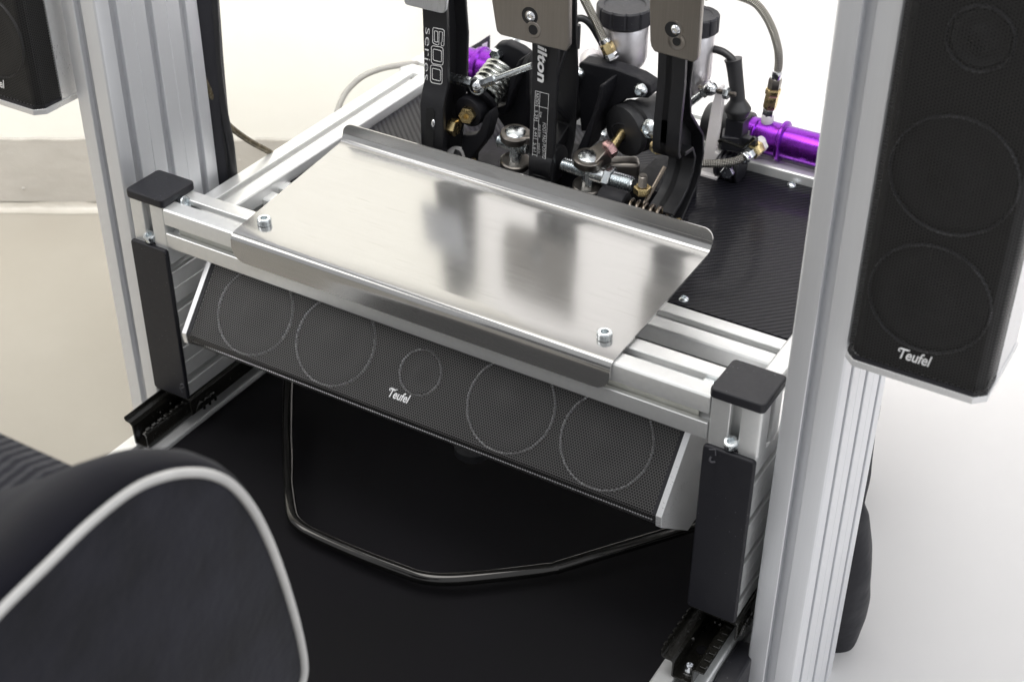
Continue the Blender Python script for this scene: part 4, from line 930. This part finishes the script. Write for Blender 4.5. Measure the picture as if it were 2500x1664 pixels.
# ================================================================== CABLES AND CLOTH BEHIND THE UPRIGHTS
t = thing('cable_bundle', (20, 150, 160), 'black cloth sleeve and cables strapped behind the left upright', 'cable bundle')
yb = 140
def B(L_): return [at(a * 1.0611, c * 1.0611, 'y', yb) for a, c in L_]
b = MB(); b.tube(B([(462, -40), (470, 60), (478, 160), (490, 280), (505, 400), (520, 470)]), 15, 16, 6)
b.build('cloth_sleeve', CLOTH, t, ang=80)
for off, r_ in ((0, 4.4), (9, 4.2), (-9, 4.2)):
    MB().tube(B([(480 + off, -40), (486 + off, 60), (491 + off, 150), (504 + off, 250), (520 + off, 330), (530 + off, 420), (540 + off, 480)]), r_, 10, 6).build('cable', CABLE, t, ang=80)
b = MB(); cc = at(481 * 1.0611, 112 * 1.0611, 'y', yb); b.tube([cc + Vector((-7 + 13 * math.cos(a), 13 * math.sin(a), 3 * math.cos(a))) for a in [k * PI / 10 for k in range(21)]], 1.8, 8, 0); b.build('cable_tie', GLOSS, t)
b = MB(); b.tube([at(a * 1.0611, c * 1.0611, 'y', y_) for a, c, y_ in ((470, 180, 128), (483, 215, 130), (500, 255, 140), (530, 292, 152), (575, 325, 170), (612, 345, 185), (640, 362, 200))], 3.1, 12, 6)
tag(b.build('cable', BROWNC, ang=80), 'thin brownish translucent cable sagging from the left upright to the side rail', 'cable')
b = MB(); b.tube([at(a * 1.0611, c * 1.0611, 'y', y_) for a, c, y_ in ((775, 260, 330), (785, 232, 345), (802, 205, 360), (835, 176, 380), (880, 158, 400), (930, 149, 425), (960, 146, 440))], 3.2, 12, 6)
tag(b.build('cable', GREYC, ang=80), 'grey cable arching along the far left corner of the deck', 'cable')
# black cloth bag behind the right upright
t = thing('cloth_bag', (650, 200, FZ), 'soft black cloth bag bulging out behind the right-hand upright', 'bag')
ybg = 165
cont = [(2008, 900), (2012, 960), (1999, 1040), (1996, 1090), (1985, 1140), (1988, 1156), (1997, 1190), (2001, 1260), (2003, 1320), (1999, 1380), (1988, 1430), (1966, 1480), (1940, 1508), (1918, 1522)]
b = MB(); vs = []; fs = []; K = 20
wd = [4, 6, 13, 11, 6, 11, 20, 27, 30, 32, 31, 27, 20, 5]
cont = [((a + (6 if c < 1150 else 0)) * 1.0611, c * 1.0611, w) for (a, c), w in zip(cont, wd)]
rows_ = []
for i in range(len(cont) - 1):
    for k in range(4): f = k / 4; rows_.append(tuple(cont[i][q] * (1 - f) + cont[i + 1][q] * f for q in range(3)))
rows_.append(cont[-1]); cont = rows_
for i, (a, c, wdt) in enumerate(cont):
    e_ = at(a, c, 'y', ybg)
    for k in range(K):
        an = 2 * PI * k / K; fold = 1.6 * math.sin(an * 2 + i * .3) * math.sin(i * .2 + 1) + .7 * math.sin(an * 5 - i * .5) + .35 * math.sin(i * .9 + an)
        rr = wdt + fold * min(1, wdt / 14)
        vs.append((e_.x - wdt * .95 + rr * math.cos(an), e_.y + rr * .8 * math.sin(an), e_.z))
for i in range(len(cont) - 1):
    for k in range(K): fs.append((i * K + k, i * K + (k + 1) % K, (i + 1) * K + (k + 1) % K, (i + 1) * K + k))
fs += [tuple(range(K)), tuple((len(cont) - 1) * K + k for k in range(K))]
o = b.add(vs, fs).build('bag', CLOTH, t, ang=80); sm = o.modifiers.new('sub', 'SUBSURF'); sm.levels = 1; sm.render_levels = 1
